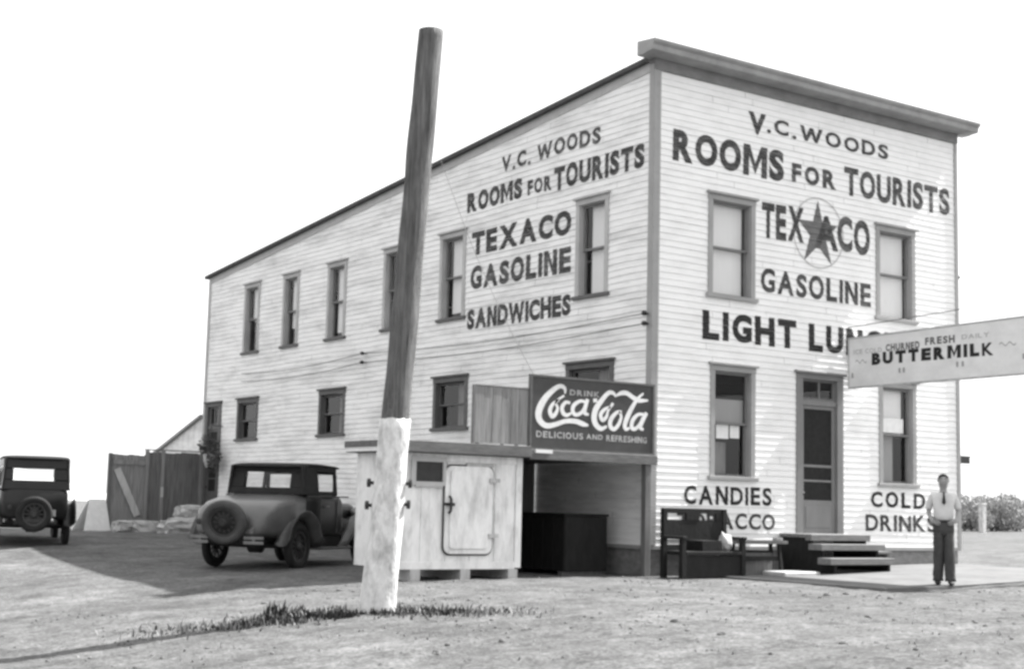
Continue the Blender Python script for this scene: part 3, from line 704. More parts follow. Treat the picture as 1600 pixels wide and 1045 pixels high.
# ------------------------------------------------------------------ ice house shed with porch roof
sh = thing('ice_shed', 'white boarded shed with a round-cornered door, joined to the building by a porch roof', 'shed', (0,0,0))
SX0, SX1, SD = -5.13, -2.77, 1.22
b = MB(); x = SX0; k = 0
while x < SX1-.01:
    x1 = min(x+.155, SX1); b.box(x+.002, x1-.002, .0+.004*(k % 3), .03, -.0, 1.78); x = x1; k += 1
y = .03
while y < SD:
    b.box(SX0, SX0+.03, y+.002, min(y+.155,SD)-.002, 0, 1.78); b.box(SX1-.03, SX1, y+.002, min(y+.155,SD)-.002, 0, 1.78); y += .155
b.box(SX0, SX1, SD, SD+.03, 0, 1.78); b.box(SX0+.03, SX1-.03, .035, SD, .0, .05)
b.build('wall', M['shed'], sh)
b = MB(); b.box(SX0-.02, SX0+.08, -.022, .0, 0, 1.78); b.box(SX1-.10, SX1+.02, -.022, 0, -.0, 1.78); b.box(SX0+.08, SX1-.10, -.02, 0, -.02, .10); b.box(SX0+.08, SX1-.10, -.018, 0, 1.66, 1.78); b.build('trim_board', M['shed'], sh, bevel=.004, seg=1)
for x in (-4.75, -3.82, -2.90):
    MB().box(x-.09, x+.09, -.02, SD, -.32, -.02).build('skid', M['wood_lt'], sh)
# door with rounded corners, framed by a raised batten
def rrect(x0, x1, z0, z1, r, n=6):
    p = []
    for cx_, cz_, a in ((x1-r, z1-r, 0), (x0+r, z1-r, 90), (x0+r, z0+r, 180), (x1-r, z0+r, 270)):
        for i in range(n+1): p.append((cx_+r*math.cos(rad(a+90*i/n)), cz_+r*math.sin(rad(a+90*i/n))))
    return p
MB().prism(rrect(-4.25, -3.34, .22, 1.60, .12), 'y', -.05, -.001).build('door', M['shed'], sh, bevel=.008)
dr = MB().prism(rrect(-4.17, -3.44, .30, 1.54, .05), 'y', -.078, -.051).build('door_panel', M['shed'], sh, bevel=.012)
ol, il = rrect(-4.275, -3.315, .195, 1.625, .14), rrect(-4.25, -3.34, .22, 1.60, .12)
mb = MB(); n = len(ol)
for y_ in (-.022, -.012): mb.v += [(p[0], y_, p[1]) for p in ol] + [(p[0], y_, p[1]) for p in il]
mb.f = [(i, (i+1) % n, n+(i+1) % n, n+i) for i in range(n)] + [(2*n+i, 2*n+(i+1) % n, (i+1) % n, i) for i in range(n)]
mb.build('door_seal', M['iron'], sh)
mb = MB(); mb.box(-4.30, -4.10, -.10, -.079, .97, 1.02); mb.tube([(-4.2,-.09,.86),(-4.2,-.14,.90),(-4.2,-.14,1.08),(-4.2,-.09,1.12)], .022, 8); mb.build('handle', M['iron'], sh)
for z in (.48, 1.36): MB().box(-3.44, -3.24, -.09, -.052, z, z+.06).build('hinge', M['stone'], sh)
MB().box(-3.85, -3.33, -.03, -.001, 1.60, 1.65).build('rain_strip', M['wood_lt'], sh)
wf = MB(); wf.box(-4.88, -4.80, -.045, 0, 1.28, 1.73); wf.box(-4.30, -4.24, -.045, 0, 1.28, 1.73); wf.box(-4.80, -4.30, -.045, 0, 1.65, 1.73); wf.box(-4.80, -4.30, -.05, 0, 1.26, 1.34)
wn = wf.build('window', M['trim_lt'], sh); MB().box(-4.80, -4.30, -.012, -.008, 1.34, 1.65).build('pane', M['iron'], wn)
b = MB(); b.box(-4.80, -4.785, -.03, -.012, 1.34, 1.65); b.build('sash', M['wood_dk'], wn)
# roofs
b = MB(); b.box(-5.30, -2.72, -.20, SD+.12, 1.785, 1.80); b.box(-5.33, -2.72, -.22, -.2, 1.79, 1.965); b.box(-5.33, -5.30, -.2, SD+.12, 1.86, 1.965); b.box(-5.30, -2.72, -.2, SD+.12, 1.93, 1.965)
b.build('roof', M['shed_roof'], sh, bevel=.006, seg=1)
b = MB(); b.box(-2.715, .03, -.16, -.12, 1.76, 1.92); b.box(-2.715, -.045, -.12, 3.4, 1.90, 1.925); b.build('porch_roof', M['shed_roof'], sh, bevel=.005, seg=1)  # porch roof lengthened to the rear to darken the wall beneath
b = MB()
for i in range(5): b.box(-2.5+i*.55, -2.45+i*.55, -.118, 3.35, 1.80, 1.90)
b.build('rafter', M['wood_dk'], sh)
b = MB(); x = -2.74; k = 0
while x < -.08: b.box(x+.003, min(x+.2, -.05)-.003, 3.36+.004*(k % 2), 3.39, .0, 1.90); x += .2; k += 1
b.build('light_block_wall', M['wood_dk'], sh)  # unseen boards added behind the porch to cut light from its recess
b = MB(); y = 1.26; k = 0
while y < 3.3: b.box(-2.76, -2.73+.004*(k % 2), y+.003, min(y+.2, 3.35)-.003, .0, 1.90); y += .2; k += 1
b.build('light_block_wall', M['wood_dk'], sh)  # unseen side boards added to close the gap and darken the recess
MB().box(-.20, -.075, -.115, .005, -.25, 1.80).build('post', M['wood_dk'], sh, bevel=.006)
mb = MB(); mb.box(-2.62, -2.28, -.20, -.164, 1.865, 1.925); tag(mb.build('lit_edge_strip', M['enamel'], None), 'white strip painting the lit edge of the porch eave under the grey panel', 'board')  # white strip added to stand for light on the eave edge

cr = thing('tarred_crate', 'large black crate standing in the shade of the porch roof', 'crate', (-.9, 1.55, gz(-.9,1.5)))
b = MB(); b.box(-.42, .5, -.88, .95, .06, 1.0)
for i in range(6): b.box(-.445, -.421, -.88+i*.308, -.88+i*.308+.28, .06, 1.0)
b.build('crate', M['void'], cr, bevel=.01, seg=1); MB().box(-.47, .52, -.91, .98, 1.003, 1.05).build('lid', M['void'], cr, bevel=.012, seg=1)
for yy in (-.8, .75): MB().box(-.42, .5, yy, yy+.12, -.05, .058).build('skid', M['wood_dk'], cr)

# signs on the porch roof
gp = thing('hoarding', 'unpainted grey board panel standing on the shed roof left of the dark script sign', 'panel', (-3.22, -.05, 1.967))
b = MB(); x = -.53; k = 0
while x < .52: b.box(x+.003, min(x+.175,.53)-.003, -.012+.003*(k % 2), .012, .02, .93); x += .175; k += 1
b.build('boards', M['wood'], gp); b = MB(); b.box(-.57, -.53, -.02, .02, .0, .95); b.box(.53, .57, -.02, .02, 0, .95); b.box(-.53, .53, -.02, .02, .93, .955); b.build('frame', M['wood_dk'], gp)
for sx in (-.15, .35): MB().beam((sx, .02, .75), (sx, .50, .0), .05, .04).build('brace', M['wood_dk'], gp)
ck = thing('advertising_sign', 'dark soft drink sign with white script lettering standing on the porch roof', 'sign', (-1.335, -.06, 1.927))
MB().box(-1.30, 1.30, -.012, .012, .03, 1.20).build('sheet', M['coke'], ck)
b = MB(); b.box(-1.345, -1.30, -.03, .03, .0, 1.235); b.box(1.30, 1.345, -.03, .03, 0, 1.235); b.box(-1.30, 1.30, -.03, .03, 1.20, 1.235); b.box(-1.30, 1.30, -.03, .03, .0, .03); b.build('frame', M['trim_dk'], ck)
for sx in (-1.1, 0, 1.1): MB().beam((sx, .03, 1.0), (sx, .75, .0), .05, .04).build('brace', M['wood_dk'], ck)
U = lambda u, v: (lerp(-1.345, 1.345, (u-50)/1255), lerp(1.235, 0.0, (v-40-(u-50)*.073)/750))   # trace of the photo's script, in the sign's own plane
def cr_spline(P, n=7):
    o = []
    for i in range(len(P)-1):
        p0, p1, p2, p3 = P[max(i-1,0)], P[i], P[i+1], P[min(i+2,len(P)-1)]
        for k in range(n):
            t = k/n
            o.append(tuple(.5*(2*p1[j] + (p2[j]-p0[j])*t + (2*p0[j]-5*p1[j]+4*p2[j]-p3[j])*t*t + (3*p1[j]-p0[j]-3*p2[j]+p3[j])*t**3) for j in range(3)))
    o.append(P[-1]); return o
def script(mb, P, off):
    P = cr_spline([(*U(u, v), w_*.0021) for u, v, w_ in P]); base = len(mb.v)
    for i, (x, z, w_) in enumerate(P):
        a, c_ = P[max(i-1,0)], P[min(i+1,len(P)-1)]; dx, dz = c_[0]-a[0], c_[1]-a[1]; L_ = math.hypot(dx, dz) or 1
        nx_, nz_ = -dz/L_, dx/L_
        mb.v += [(x+nx_*w_/2, off, z+nz_*w_/2), (x-nx_*w_/2, off, z-nz_*w_/2)]
    for i in range(len(P)-1): mb.f.append((base+2*i, base+2*i+1, base+2*i+3, base+2*i+2))
STK = [
 [(388,235,14),(385,185,30),(345,160,34),(290,185,40),(210,265,52),(155,360,62),(135,445,62),(155,515,52),(215,560,44),(300,548,38),(400,515,36),(500,518,40),(570,545,40),(625,560,16)],
 [(330,300,20),(270,345,30),(245,410,40),(265,465,36),(300,440,34),(318,380,26),(300,320,18),(380,255,18)],
 [(440,330,22),(395,325,28),(362,375,38),(372,430,38),(410,455,30),(455,430,18)],
 [(590,320,24),(540,310,26),(480,350,36),(465,410,38),(495,450,32),(550,430,30),(590,360,24)],
 [(612,290,34),(590,370,38),(585,430,36),(625,450,18)],
 [(668,305,30),(708,300,30)],
 [(900,265,16),(870,225,30),(820,225,36),(755,300,44),(695,395,54),(680,490,56),(705,560,48),(755,595,36),(810,570,20)],
 [(845,370,20),(785,395,28),(745,450,38),(765,505,34),(805,470,30),(820,410,22),(870,330,26)],
 [(905,250,18),(950,225,34),(1010,225,38),(1075,270,38),(1140,300,38),(1235,300,16)],
 [(960,420,22),(905,430,30),(850,500,42),(845,570,40),(885,600,34),(930,550,34),(955,470,28),(930,420,18)],
 [(1185,225,18),(1130,275,26),(1080,350,38),(1030,450,46),(995,550,44),(1005,600,34),(1045,590,18)],
 [(1195,450,24),(1130,450,28),(1075,510,40),(1065,580,40),(1100,600,32),(1150,550,30),(1180,480,24)],
 [(1220,430,34),(1180,510,40),(1155,580,40),(1190,610,20)],
]
mb = MB()
for k, s_ in enumerate(STK): script(mb, s_, -.0155 - .0006*k)
mb.build('script_lettering', M['enamel'], ck, fixn=False)
def flat_text(txt, x0, x1, z0, z1, y, material, parent, bold=.03, sp=1.0, fm=None, name='lettering'):
    v, f = text_flat(txt, bold, sp); v = fit(v, x0, x1, z0, z1); mb = MB()
    mb.add([(fm(a, z) if fm else (a, y, z)) for a, z in v], f); return mb.build(name, material, parent, fixn=False)
flat_text('DRINK', -.52, .12, .935, 1.03, -.0145, M['enamel_dim'], ck, .03, 1.15)
flat_text('DELICIOUS', -1.20, -.22, .20, .31, -.0145, M['enamel_dim'], ck, .03, 1.1); flat_text('AND', -.15, .2, .215, .305, -.0145, M['enamel_dim'], ck, .03, 1.1); flat_text('REFRESHING', .28, 1.18, .20, .31, -.0145, M['enamel_dim'], ck, .03, 1.05)

# ------------------------------------------------------------------ projecting sign board at the right
ps = thing('projecting_sign', 'long white sign board reading BUTTERMILK projecting from the front of the building', 'sign', (5.0, -.04, 0))
b = MB(); b.add([(-.018,-.01,3.44),(.018,-.01,3.44),(.018,-4.75,3.49),(-.018,-4.75,3.49),(-.018,-.01,4.38),(.018,-.01,4.38),(.018,-4.75,4.47),(-.018,-4.75,4.47)], [(0,3,2,1),(4,5,6,7),(0,1,5,4),(1,2,6,5),(2,3,7,6),(3,0,4,7)])
b.build('board', M['signboard'], ps)
b = MB(); b.beam((0,-.01,3.43),(0,-4.78,3.48),.05,.035).beam((0,-.01,4.395),(0,-4.78,4.485),.05,.035).beam((0,-4.77,3.5),(0,-4.77,4.47),.05,.03).beam((0,-.018,3.45),(0,-.018,4.38),.05,.03); b.build('frame', M['stone'], ps)
MB().tube([(0,.02,4.62),(0,-2.5,4.72),(.0,-4.85,4.86)], .009, 6).build('stay_wire', M['nickel'], ps)
sgm = lambda a, z: (-.0205, -a, z)
flat_text('ICE COLD', .15, .85, 4.08, 4.17, 0, M['trim_lt'], ps, .02, 1.1, sgm); flat_text('CHURNED', .95, 1.75, 4.08, 4.22, 0, M['trim_dk'], ps, .045, 1.1, sgm)
flat_text('FRESH', 1.88, 2.55, 4.13, 4.27, 0, M['trim_dk'], ps, .045, 1.1, sgm); flat_text('DAILY', 2.7, 3.3, 4.17, 4.26, 0, M['trim_lt'], ps, .02, 1.1, sgm)
flat_text('BUTTERMILK', .60, 3.38, 3.84, 4.085, 0, M['black'], ps, .075, 1.14, sgm)
sc = MB()
for a0, a1, z_ in ((.2, .48, 3.93), (3.5, 3.85, 4.02)):
    pts = [(-.0215, -lerp(a0,a1,i/14), z_ + .03*math.sin(i*.9)) for i in range(15)]
    for i in range(14):
        p, q = pts[i], pts[i+1]; sc.add([(p[0],p[1],p[2]-.011),(q[0],q[1],q[2]-.011),(q[0],q[1],q[2]+.011),(p[0],p[1],p[2]+.011)], [(0,1,2,3)])
sc.build('scroll_mark', M['trim'], ps, fixn=False)
for a, z_ in ((.12,3.67),(1.28,3.70),(1.38,3.70),(2.6,3.73),(2.72,3.73),(4.0,3.78)): MB().box(-.03, -.018, -a-.018, -a+.018, z_-.045, z_+.045).build('cleat', M['trim'], ps)
sp_ = thing('sign_post', 'slim white post carrying the outer end of the long sign board', 'post', (5.0, -4.9, gz(5,-4.9)))
MB().tube([(0,0,-.3),(0,0,4.9)], .06, 12).build('shaft', M['lime'], sp_, smooth=True); MB().lathe([(0,4.98),(.05,4.97),(.08,4.94),(.08,4.9),(0,4.9)], (0,0,0), (0,0,1), 12).build('cap', M['lime'], sp_)

# ------------------------------------------------------------------ leaning pole
pb = Vector((-7.77, -4.14, gz(-7.77,-4.14))); ptop = Vector((-7.43, -4.38, 6.885)); pw = pb.lerp(ptop, (2.0-pb.z)/(ptop.z-pb.z))
pl = thing('utility_pole', 'thick dark leaning timber pole with a whitewashed base, in front of the building', 'pole', pb)
def pole_rings(f0, f1, n, r0, r1, lump, rag=False):
    mb = MB(); rings = []
    for i in range(n+1):
        t = lerp(f0, f1, i/n); c = (ptop-pb)*t; r = lerp(r0, r1, i/n)
        rings.append([tuple(c + Vector((math.cos(a)*r*(1+lump*noise.noise(Vector((math.cos(a)*1.4, math.sin(a)*1.4, t*9)))), math.sin(a)*r*(1+lump*noise.noise(Vector((math.cos(a)*1.4, math.sin(a)*1.4, t*9+4)))), 0))) for a in [2*math.pi*k/24 for k in range(24)]])
    if rag:
        rings[-1] = [(p[0], p[1], p[2] +   .025*noise.noise(Vector((k*.9, 3.3, 1))) + .03*noise.noise(Vector((k*2.7, 1.3, 1)))) for k, p in enumerate(rings[-1])]
    return mb.loft(rings)
ft = (2.0-pb.z)/(ptop.z-pb.z)
pole_rings(ft-.10, 1, 60, .172, .156, .13).build('timber', M['pole'], pl, smooth=True)
pole_rings(-.06, ft, 22, .226, .186, .16, True).build('whitewashed_base', M['lime'], pl, smooth=True)
for z_, s_ in ((1.23, 1), (1.23, -1), (.98, 1), (.96, -1)):
    c = (ptop-pb)*((z_-pb.z)/(ptop.z-pb.z)); d = Vector((.818*s_, -.575*s_, 0))
    MB().tube([c+d*.15, c+d*.225, c+d*.23, c+d*.27, c+d*.275], [.022,.022,.055,.055,.03], 10).build('step_bolt', M['iron'], pl)

# ------------------------------------------------------------------ cars
def wheel(parent, name, x, y, z, R=.40, axis=(0,1,0), wd=.125, tm='tyre', rm='rim'):
    ax = Vector(axis); c = Vector((x, y, z)); s_ = wd/2; r_ = R-.135
    wh = MB().lathe([(r_,-s_*.55),(r_+.03,-s_*.9),(R-.05,-s_),(R-.012,-s_*.75),(R,-s_*.3),(R,s_*.3),(R-.012,s_*.75),(R-.05,s_),(r_+.03,s_*.9),(r_,s_*.55)], c, ax, 36, closed=True).build(name, M[tm], parent, smooth=True)
    rm_ = MB().lathe([(r_-.035,-s_*.5),(r_+.006,-s_*.6),(r_+.006,s_*.6),(r_-.035,s_*.5)], c, ax, 32, closed=True)
    rm_.lathe([(0,-.07),(.05,-.07),(.075,-.04),(.08,.04),(.055,.075),(.03,.09),(0,.09)], c, ax, 18)
    r0 = ax.cross(Vector((0,0,1))).normalized(); u0 = ax.cross(r0)
    for k in range(12):
        a = 2*math.pi*k/12; d = r0*math.cos(a)+u0*math.sin(a); rm_.beam(c+d*.06, c+d*(r_-.03), .035, .035, ax, .028, .028)
    rm_.build('rim', M[rm], wh)
    return wh
def se_ring(x, w_, zb, zt, e, n=28):
    zc, hh = (zb+zt)/2, (zt-zb)/2; P = []
    for k in range(n):
        t = 2*math.pi*k/n; c_, s_ = math.cos(t), math.sin(t)
        P.append((x, w_*math.copysign(abs(c_)**(2/e), c_), zc + hh*math.copysign(abs(s_)**(2/e), s_)))
    return P
def fender(mb, path, y0, y1, crown=.05, drop=.09):
    """path: list of (x,z) on the wheel-arch line; cross-section domed between y0 (body) and y1 (outside)"""
    n = 7; s_ = 1 if y1 > y0 else -1; rings = []
    for i, (x, z) in enumerate(path):
        p, q = path[max(i-1,0)], path[min(i+1,len(path)-1)]; dx, dz = q[0]-p[0], q[1]-p[1]; L_ = math.hypot(dx,dz) or 1; nx_, nz_ = -dz/L_, dx/L_
        if nz_ < 0 and False: nx_, nz_ = -nx_, -nz_
        ring = []
        for k in range(n):
            t = k/(n-1); o = crown*math.sin(math.pi*min(1, t*1.15)) - (drop*((t-.72)/.28)**2 if t > .72 else 0)
            ring.append((x+nx_*o, lerp(y0, y1, t), z+nz_*o))
        rings.append(ring + [(a-nx_*.012, b_, c-nz_*.012) for a, b_, c in reversed(ring)])
    return mb.loft(rings)
def arc(cx_, cz_, r, a0, a1, n=14): return [(cx_+r*math.cos(rad(lerp(a0,a1,i/n))), cz_+r*math.sin(rad(lerp(a0,a1,i/n)))) for i in range(n+1)]

def make_car(name, label, loc, heading, style, scale=1.0):
    t = thing(name, label, 'car', loc, heading, 'cars parked beside the building'); t.scale = (scale, scale*1.12, scale*.985) if style == 'coupe' else (scale,)*3
    coupe = style == 'coupe'
    FM = M['fender'] if coupe else M['car']
    WB = 2.62; TR = .71
    if coupe:
        ST = [(-.98,.48,.60,.80,4),(-.94,.56,.57,.93,4.5),(-.8,.62,.55,1.09,5),(-.55,.66,.54,1.19,5.5),(-.1,.69,.54,1.27,6),(.3,.70,.54,1.305,7)]
        ob = MB().loft([se_ring(*q) for q in ST]); ob.build('rear_deck', M['deck'], t, smooth=True)
        ST = [(.302,.70,.54,1.31,7),(.9,.71,.54,1.315,8),(1.72,.70,.54,1.31,7),(1.98,.62,.54,1.28,5)]
        cx0, cx1, hw, zt, zb = .26, 1.66, .685, 1.81, 1.295
    else:
        ST = [(-.80,.60,.60,1.16,5),(-.76,.66,.56,1.18,7),(-.3,.70,.54,1.20,8),(.9,.71,.54,1.21,8),(1.72,.69,.54,1.21,7),(1.98,.62,.54,1.20,5)]
        cx0, cx1, hw, zt, zb = -.78, 1.66, .69, 1.83, 1.16
    MB().loft([se_ring(*q) for q in ST]).build('body', M['car'], t, smooth=True, bevel=0)
    # hood, radiator
    MB().loft([se_ring(x, w_, .56, z_, 4.5) for x, w_, z_ in ((1.985,.50,1.25),(2.2,.45,1.22),(2.95,.36,1.14),(3.0,.36,1.14))]).build('hood', M['car'], t, smooth=True)
    MB().loft([se_ring(x, w_, .52, z_, 5) for x, w_, z_ in ((3.005,.37,1.15),(3.06,.38,1.16),(3.08,.35,1.13))]).build('radiator', M['nickel'], t, smooth=True)
    # cabin: panels around real openings
    c = MB(); th = .045; ti = .05                                  # ti: lean-in at the top
    def side_panel(xa, xb, za, zb_):
        for s_ in (-1, 1):
            def yy(z): return s_*(hw - ti*(z-zb)/(zt-zb))
            c.add([(xa,yy(za),za),(xb,yy(za),za),(xb,yy(zb_),zb_),(xa,yy(zb_),zb_),(xa,yy(za)-s_*th,za),(xb,yy(za)-s_*th,za),(xb,yy(zb_)-s_*th,zb_),(xa,yy(zb_)-s_*th,zb_)],
                  [(0,1,2,3),(4,7,6,5),(0,4,5,1),(3,2,6,7),(0,3,7,4),(1,5,6,2)])
    if coupe: spans = [(cx0, .80, zb, zt), (.80, 1.50, zb, 1.37), (.80, 1.50, 1.71, zt), (1.50, 1.58, zb, zt), (.80, .84, 1.37, 1.71)]
    else: spans = [(cx0, -.52, zb, zt), (-.52, 1.50, zb, 1.24), (-.52, 1.50, 1.66, zt), (1.50, 1.58, zb, zt), (.02, .10, 1.24, 1.66), (.74, .84, 1.24, 1.66)]
    for q in spans: side_panel(*q)
    # back panel with the rear light
    ra, rb, rz0, rz1 = (-.40, .40, 1.42, 1.69) if coupe else (-.34, .46, 1.36, 1.60)
    lean = .10 if coupe else .07
    def bp_(y0, y1, z0, z1):
        X = lambda z: cx0 + lean*max(0, (z-zb)/(zt-zb))
        c.add([(X(z0),y0,z0),(X(z0),y1,z0),(X(z1),y1,z1),(X(z1),y0,z1),(X(z0)+th,y0,z0),(X(z0)+th,y1,z0),(X(z1)+th,y1,z1),(X(z1)+th,y0,z1)], [(0,1,2,3),(4,7,6,5),(0,4,5,1),(3,2,6,7),(0,3,7,4),(1,5,6,2)])
    h2 = hw-.025
    bp_(-h2, h2, zb, rz0); bp_(-h2, h2, rz1, zt); bp_(-h2, ra, rz0, rz1); bp_(rb, h2, rz0, rz1)
    c.box(1.58, 1.64, -.64, .64, zb, 1.27); c.box(1.58, 1.64, -.62, .62, 1.68, zt-.02); c.box(1.585, 1.635, -.635, -.58, 1.27, 1.68); c.box(1.585, 1.635, .58, .635, 1.27, 1.68)
    c.build('cabin', M['top'] if coupe else M['car'], t, bevel=.02)
    # roof with rounded edges
    rings = []
    for x, w_, zz in ((cx0-.02, .52, zt+.005), (cx0+.03, .62, zt+.025), (cx0+.2, .655, zt+.05), ((cx0+cx1)/2, .66, zt+.065), (1.55, .65, zt+.045), (1.74, .63, zt+.02), (1.80, .58, zt+.0)):
        rings.append(se_ring(x, w_, zt-.03, zz, 3.2))
    MB().loft(rings).build('roof', M['top'], t, smooth=True)
    # glazing
    for nm, vs in (('rear_window', [(cx0+.08,ra,rz0),(cx0+.08,rb,rz0),(cx0+.09,rb,rz1),(cx0+.09,ra,rz1)]), ('windshield', [(1.61,-.58,1.27),(1.61,.58,1.27),(1.61,.58,1.68),(1.61,-.58,1.68)])):
        MB().add(vs, [(0,1,2,3)]).build(nm, M['glass'], t, fixn=False)
    for s_ in (-1, 1):
        xa = .84 if coupe else -.52
        MB().add([(xa,s_*(hw-.035),1.26),(1.5,s_*(hw-.035),1.26),(1.5,s_*(hw-.05),1.68),(xa,s_*(hw-.05),1.68)], [(0,1,2,3)]).build('side_window', M['glass'], t, fixn=False)
        # door edges, moulding, handle
        b = MB(); y_ = s_*.716
        b.box(.30 if coupe else -.7, 1.95, min(y_-.012,y_+.004), max(y_-.012,y_+.004), 1.165+.10*coupe, 1.19+.10*coupe); b.build('belt_moulding', M['rim'], t)
        MB().box(.98, 1.10, min(s_*.715,s_*.76), max(s_*.715,s_*.76), 1.09, 1.115).build('door_handle', M['nickel'], t)
        for xx in (.86, 1.52): MB().box(xx-.006, xx+.006, min(s_*.700,s_*.713), max(s_*.700,s_*.713), .62, 1.15+.10*coupe).build('door_edge', M['fender'], t)
        # fenders
        fm_ = MB(); y0, y1 = s_*.60, s_*.86
        p = [(-.60,.44)] + arc(0,.40,.52,168,30,16) + [(.55,.50),(.66,.40)]
        fender(fm_, p[::-1], y0, y1); fm_.build('rear_fender', FM, t, smooth=True)
        fm_ = MB(); p = [(3.16,.42)] + arc(WB,.42,.53,10,150,14) + [(1.98,.52),(1.78,.38)]
        fender(fm_, p, y0, y1); fm_.build('front_fender', FM, t, smooth=True)
        MB().box(.62, 1.82, min(y0,y1), max(y0,y1), .335, .375).build('running_board', M['fender'], t, bevel=.01)
        MB().box(.55, 1.95, s_*.60-.02, s_*.60+.02, .36, .56).build('splash_apron', M['car'], t)
        wheel(t, 'wheel', 0, s_*TR, .40); wheel(t, 'wheel', WB, s_*TR, .40)
        hl = MB().lathe([(0,-.16),(.06,-.14),(.11,-.07),(.125,0),(.115,.02),(0,.03)], (2.95, s_*.48, .98), (1,0,0), 20).build('headlight', M['nickel'], t, smooth=True)
    b = MB(); b.box(-.86, 3.1, -.40, -.33, .44, .52); b.box(-.86, 3.1, .33, .40, .44, .52); b.build('chassis_rail', M['iron'], t)
    MB().tube([(0,-.66,.40),(0,-.14,.40),(0,-.1,.40),(0,.1,.40),(0,.14,.40),(0,.66,.40)], [.04,.05,.13,.13,.05,.04], 12).build('axle', M['iron'], t, smooth=True)
    MB().tube([(WB,-.66,.40),(WB,.66,.40)], .035, 8).build('axle', M['iron'], t, smooth=True)
    MB().loft([se_ring(x, .38, .42, .60, 4) for x in (-.93, -.9, -.68, -.65)]).build('fuel_tank', M['iron'], t, smooth=True)
    # spare wheel on the back, bumper halves
    xs_ = -1.08 if coupe else -.92
    if coupe: MB().lathe([(0,-.03),(.10,-.03),(.12,.0),(.16,.02),(.21,-.01),(.21,.02),(0,.03)], (xs_-.02, .02, .80), (1,0,.16), 24).build('spare_cover', M['top'], t, smooth=True)
    wheel(t, 'spare_wheel', xs_, .02, .80 if coupe else .66, (.375 if coupe else .37), (1,-.0,.16 if coupe else .05), .15, 'tyre2' if coupe else 'tyre', 'iron' if coupe else 'rim')
    MB().tube([(xs_, .02, .78), (xs_+.35, .02, .74)], .05, 10).build('spare_bracket', M['iron'], t)
    if coupe:
        for s_ in (-1, 1):
            b = MB()
            for z_ in (.47, .55): b.beam((-1.04, s_*.30, z_), (-1.02, s_*.62, z_), .02, .05)
            b.beam((-1.02, s_*.45, .51), (-.8, s_*.37, .48), .03, .04); b.build('bumper', M['nickel'], t)
    b = MB()
    sx = .55 if coupe else .75
    b.box(sx, sx+.5, -.55, .55, .6, .85); b.box(sx-.06, sx+.06, -.55, .55, .85, 1.24); b.build('seat', M['top'], t, bevel=.04)
    if not coupe: MB().box(-.55, -.1, -.55, .55, .6, .88).build('seat', M['top'], t, bevel=.04)
    MB().box(-.98-.0 if coupe else -.83, (-.95 if coupe else -.80), -.42, -.28, .62, .76).build('licence_plate', M['enamel_dim'], t)
    MB().lathe([(0,-.05),(.04,-.04),(.05,0),(0,.01)], (-.99 if coupe else -.84, .50, .80), (-1,0,0), 14).build('tail_lamp', M['iron'], t)
    return t
HC = 54                                                    # degrees the coupe's nose is turned from +y towards +x
fwd = Vector((math.sin(rad(HC)), math.cos(rad(HC)), 0)); lft = Vector((-fwd.y, fwd.x, 0))
rc = Vector((-4.90, 3.70, 0)) + lft*.80*1.02
make_car('parked_coupe', 'dusty dark coupe with pale spare wheel on its tail, parked left of the pole', (rc.x, rc.y, gz(rc.x, rc.y)-.01), math.atan2(fwd.y, fwd.x), 'coupe', 1.02)
HS = 13
fwd = Vector((math.sin(rad(HS)), math.cos(rad(HS)), 0)); lft = Vector((-fwd.y, fwd.x, 0))
rc = Vector((-6.30, 11.9, 0)) + lft*.71
make_car('parked_sedan', 'black boxy sedan seen from behind at the left edge of the yard', (rc.x, rc.y, gz(rc.x, rc.y)-.01), math.atan2(fwd.y, fwd.x), 'sedan', 1.0)

# ------------------------------------------------------------------ board gate and fence behind the cars
FY = 19.3
gt = thing('board_gate', 'dark board gate with a pale diagonal brace, standing left of the board fence', 'gate', (0,0,0))
b = MB(); x = -2.68; k = 0
while x < -1.78: b.box(x+.004, min(x+.15,-1.75)-.004, FY-.012+.004*(k % 2), FY+.012, .10, 2.14 - .01*(k % 3)); x += .15; k += 1
b.build('boards', M['wood'], gt)
b = MB(); b.box(-2.66, -1.76, FY-.04, FY-.013, 1.86, 1.98); b.box(-2.66, -1.76, FY-.04, FY-.013, .30, .42); b.build('ledge', M['wood'], gt)
MB().beam((-2.55, FY-.052, 1.74), (-1.92, FY-.052, .48), .19, .03, (0,-1,0)).build('brace', M['wood_lt'], gt)
MB().box(-2.78, -2.69, FY-.05, FY+.05, -.1, 2.16).build('post', M['wood_dk'], gt)
fe = thing('board_fence', 'tall dark board fence closing the yard at the rear corner of the building', 'fence', (0,0,0))
b = MB(); x = -1.72; k = 0; r_ = random.Random(4)
while x < -.05: b.box(x+.004, min(x+.17,-.04)-.004, FY+.02+.006*(k % 2), FY+.045, .03, 2.24 + r_.uniform(-.03,.02)); x += .17; k += 1
b.build('boards', M['wood_dk'], fe)
for x in (-1.70, -1.24, -.10): MB().box(x-.05, x+.05, FY-.04, FY+.02, -.15, 2.27).build('post', M['wood'], fe)
for q in ((FY+.05, FY+.1, 1.9, 2.0), (FY+.05, FY+.1, .4, .5), (FY+.01, FY+.045, 2.275, 2.31)): MB().box(-1.76, -.03, *q).build('rail', M['wood_dk'], fe)
MB().box(-1.28, -1.20, FY-.06, FY-.041, 1.0, 1.28).build('latch', M['wood_lt'], fe)

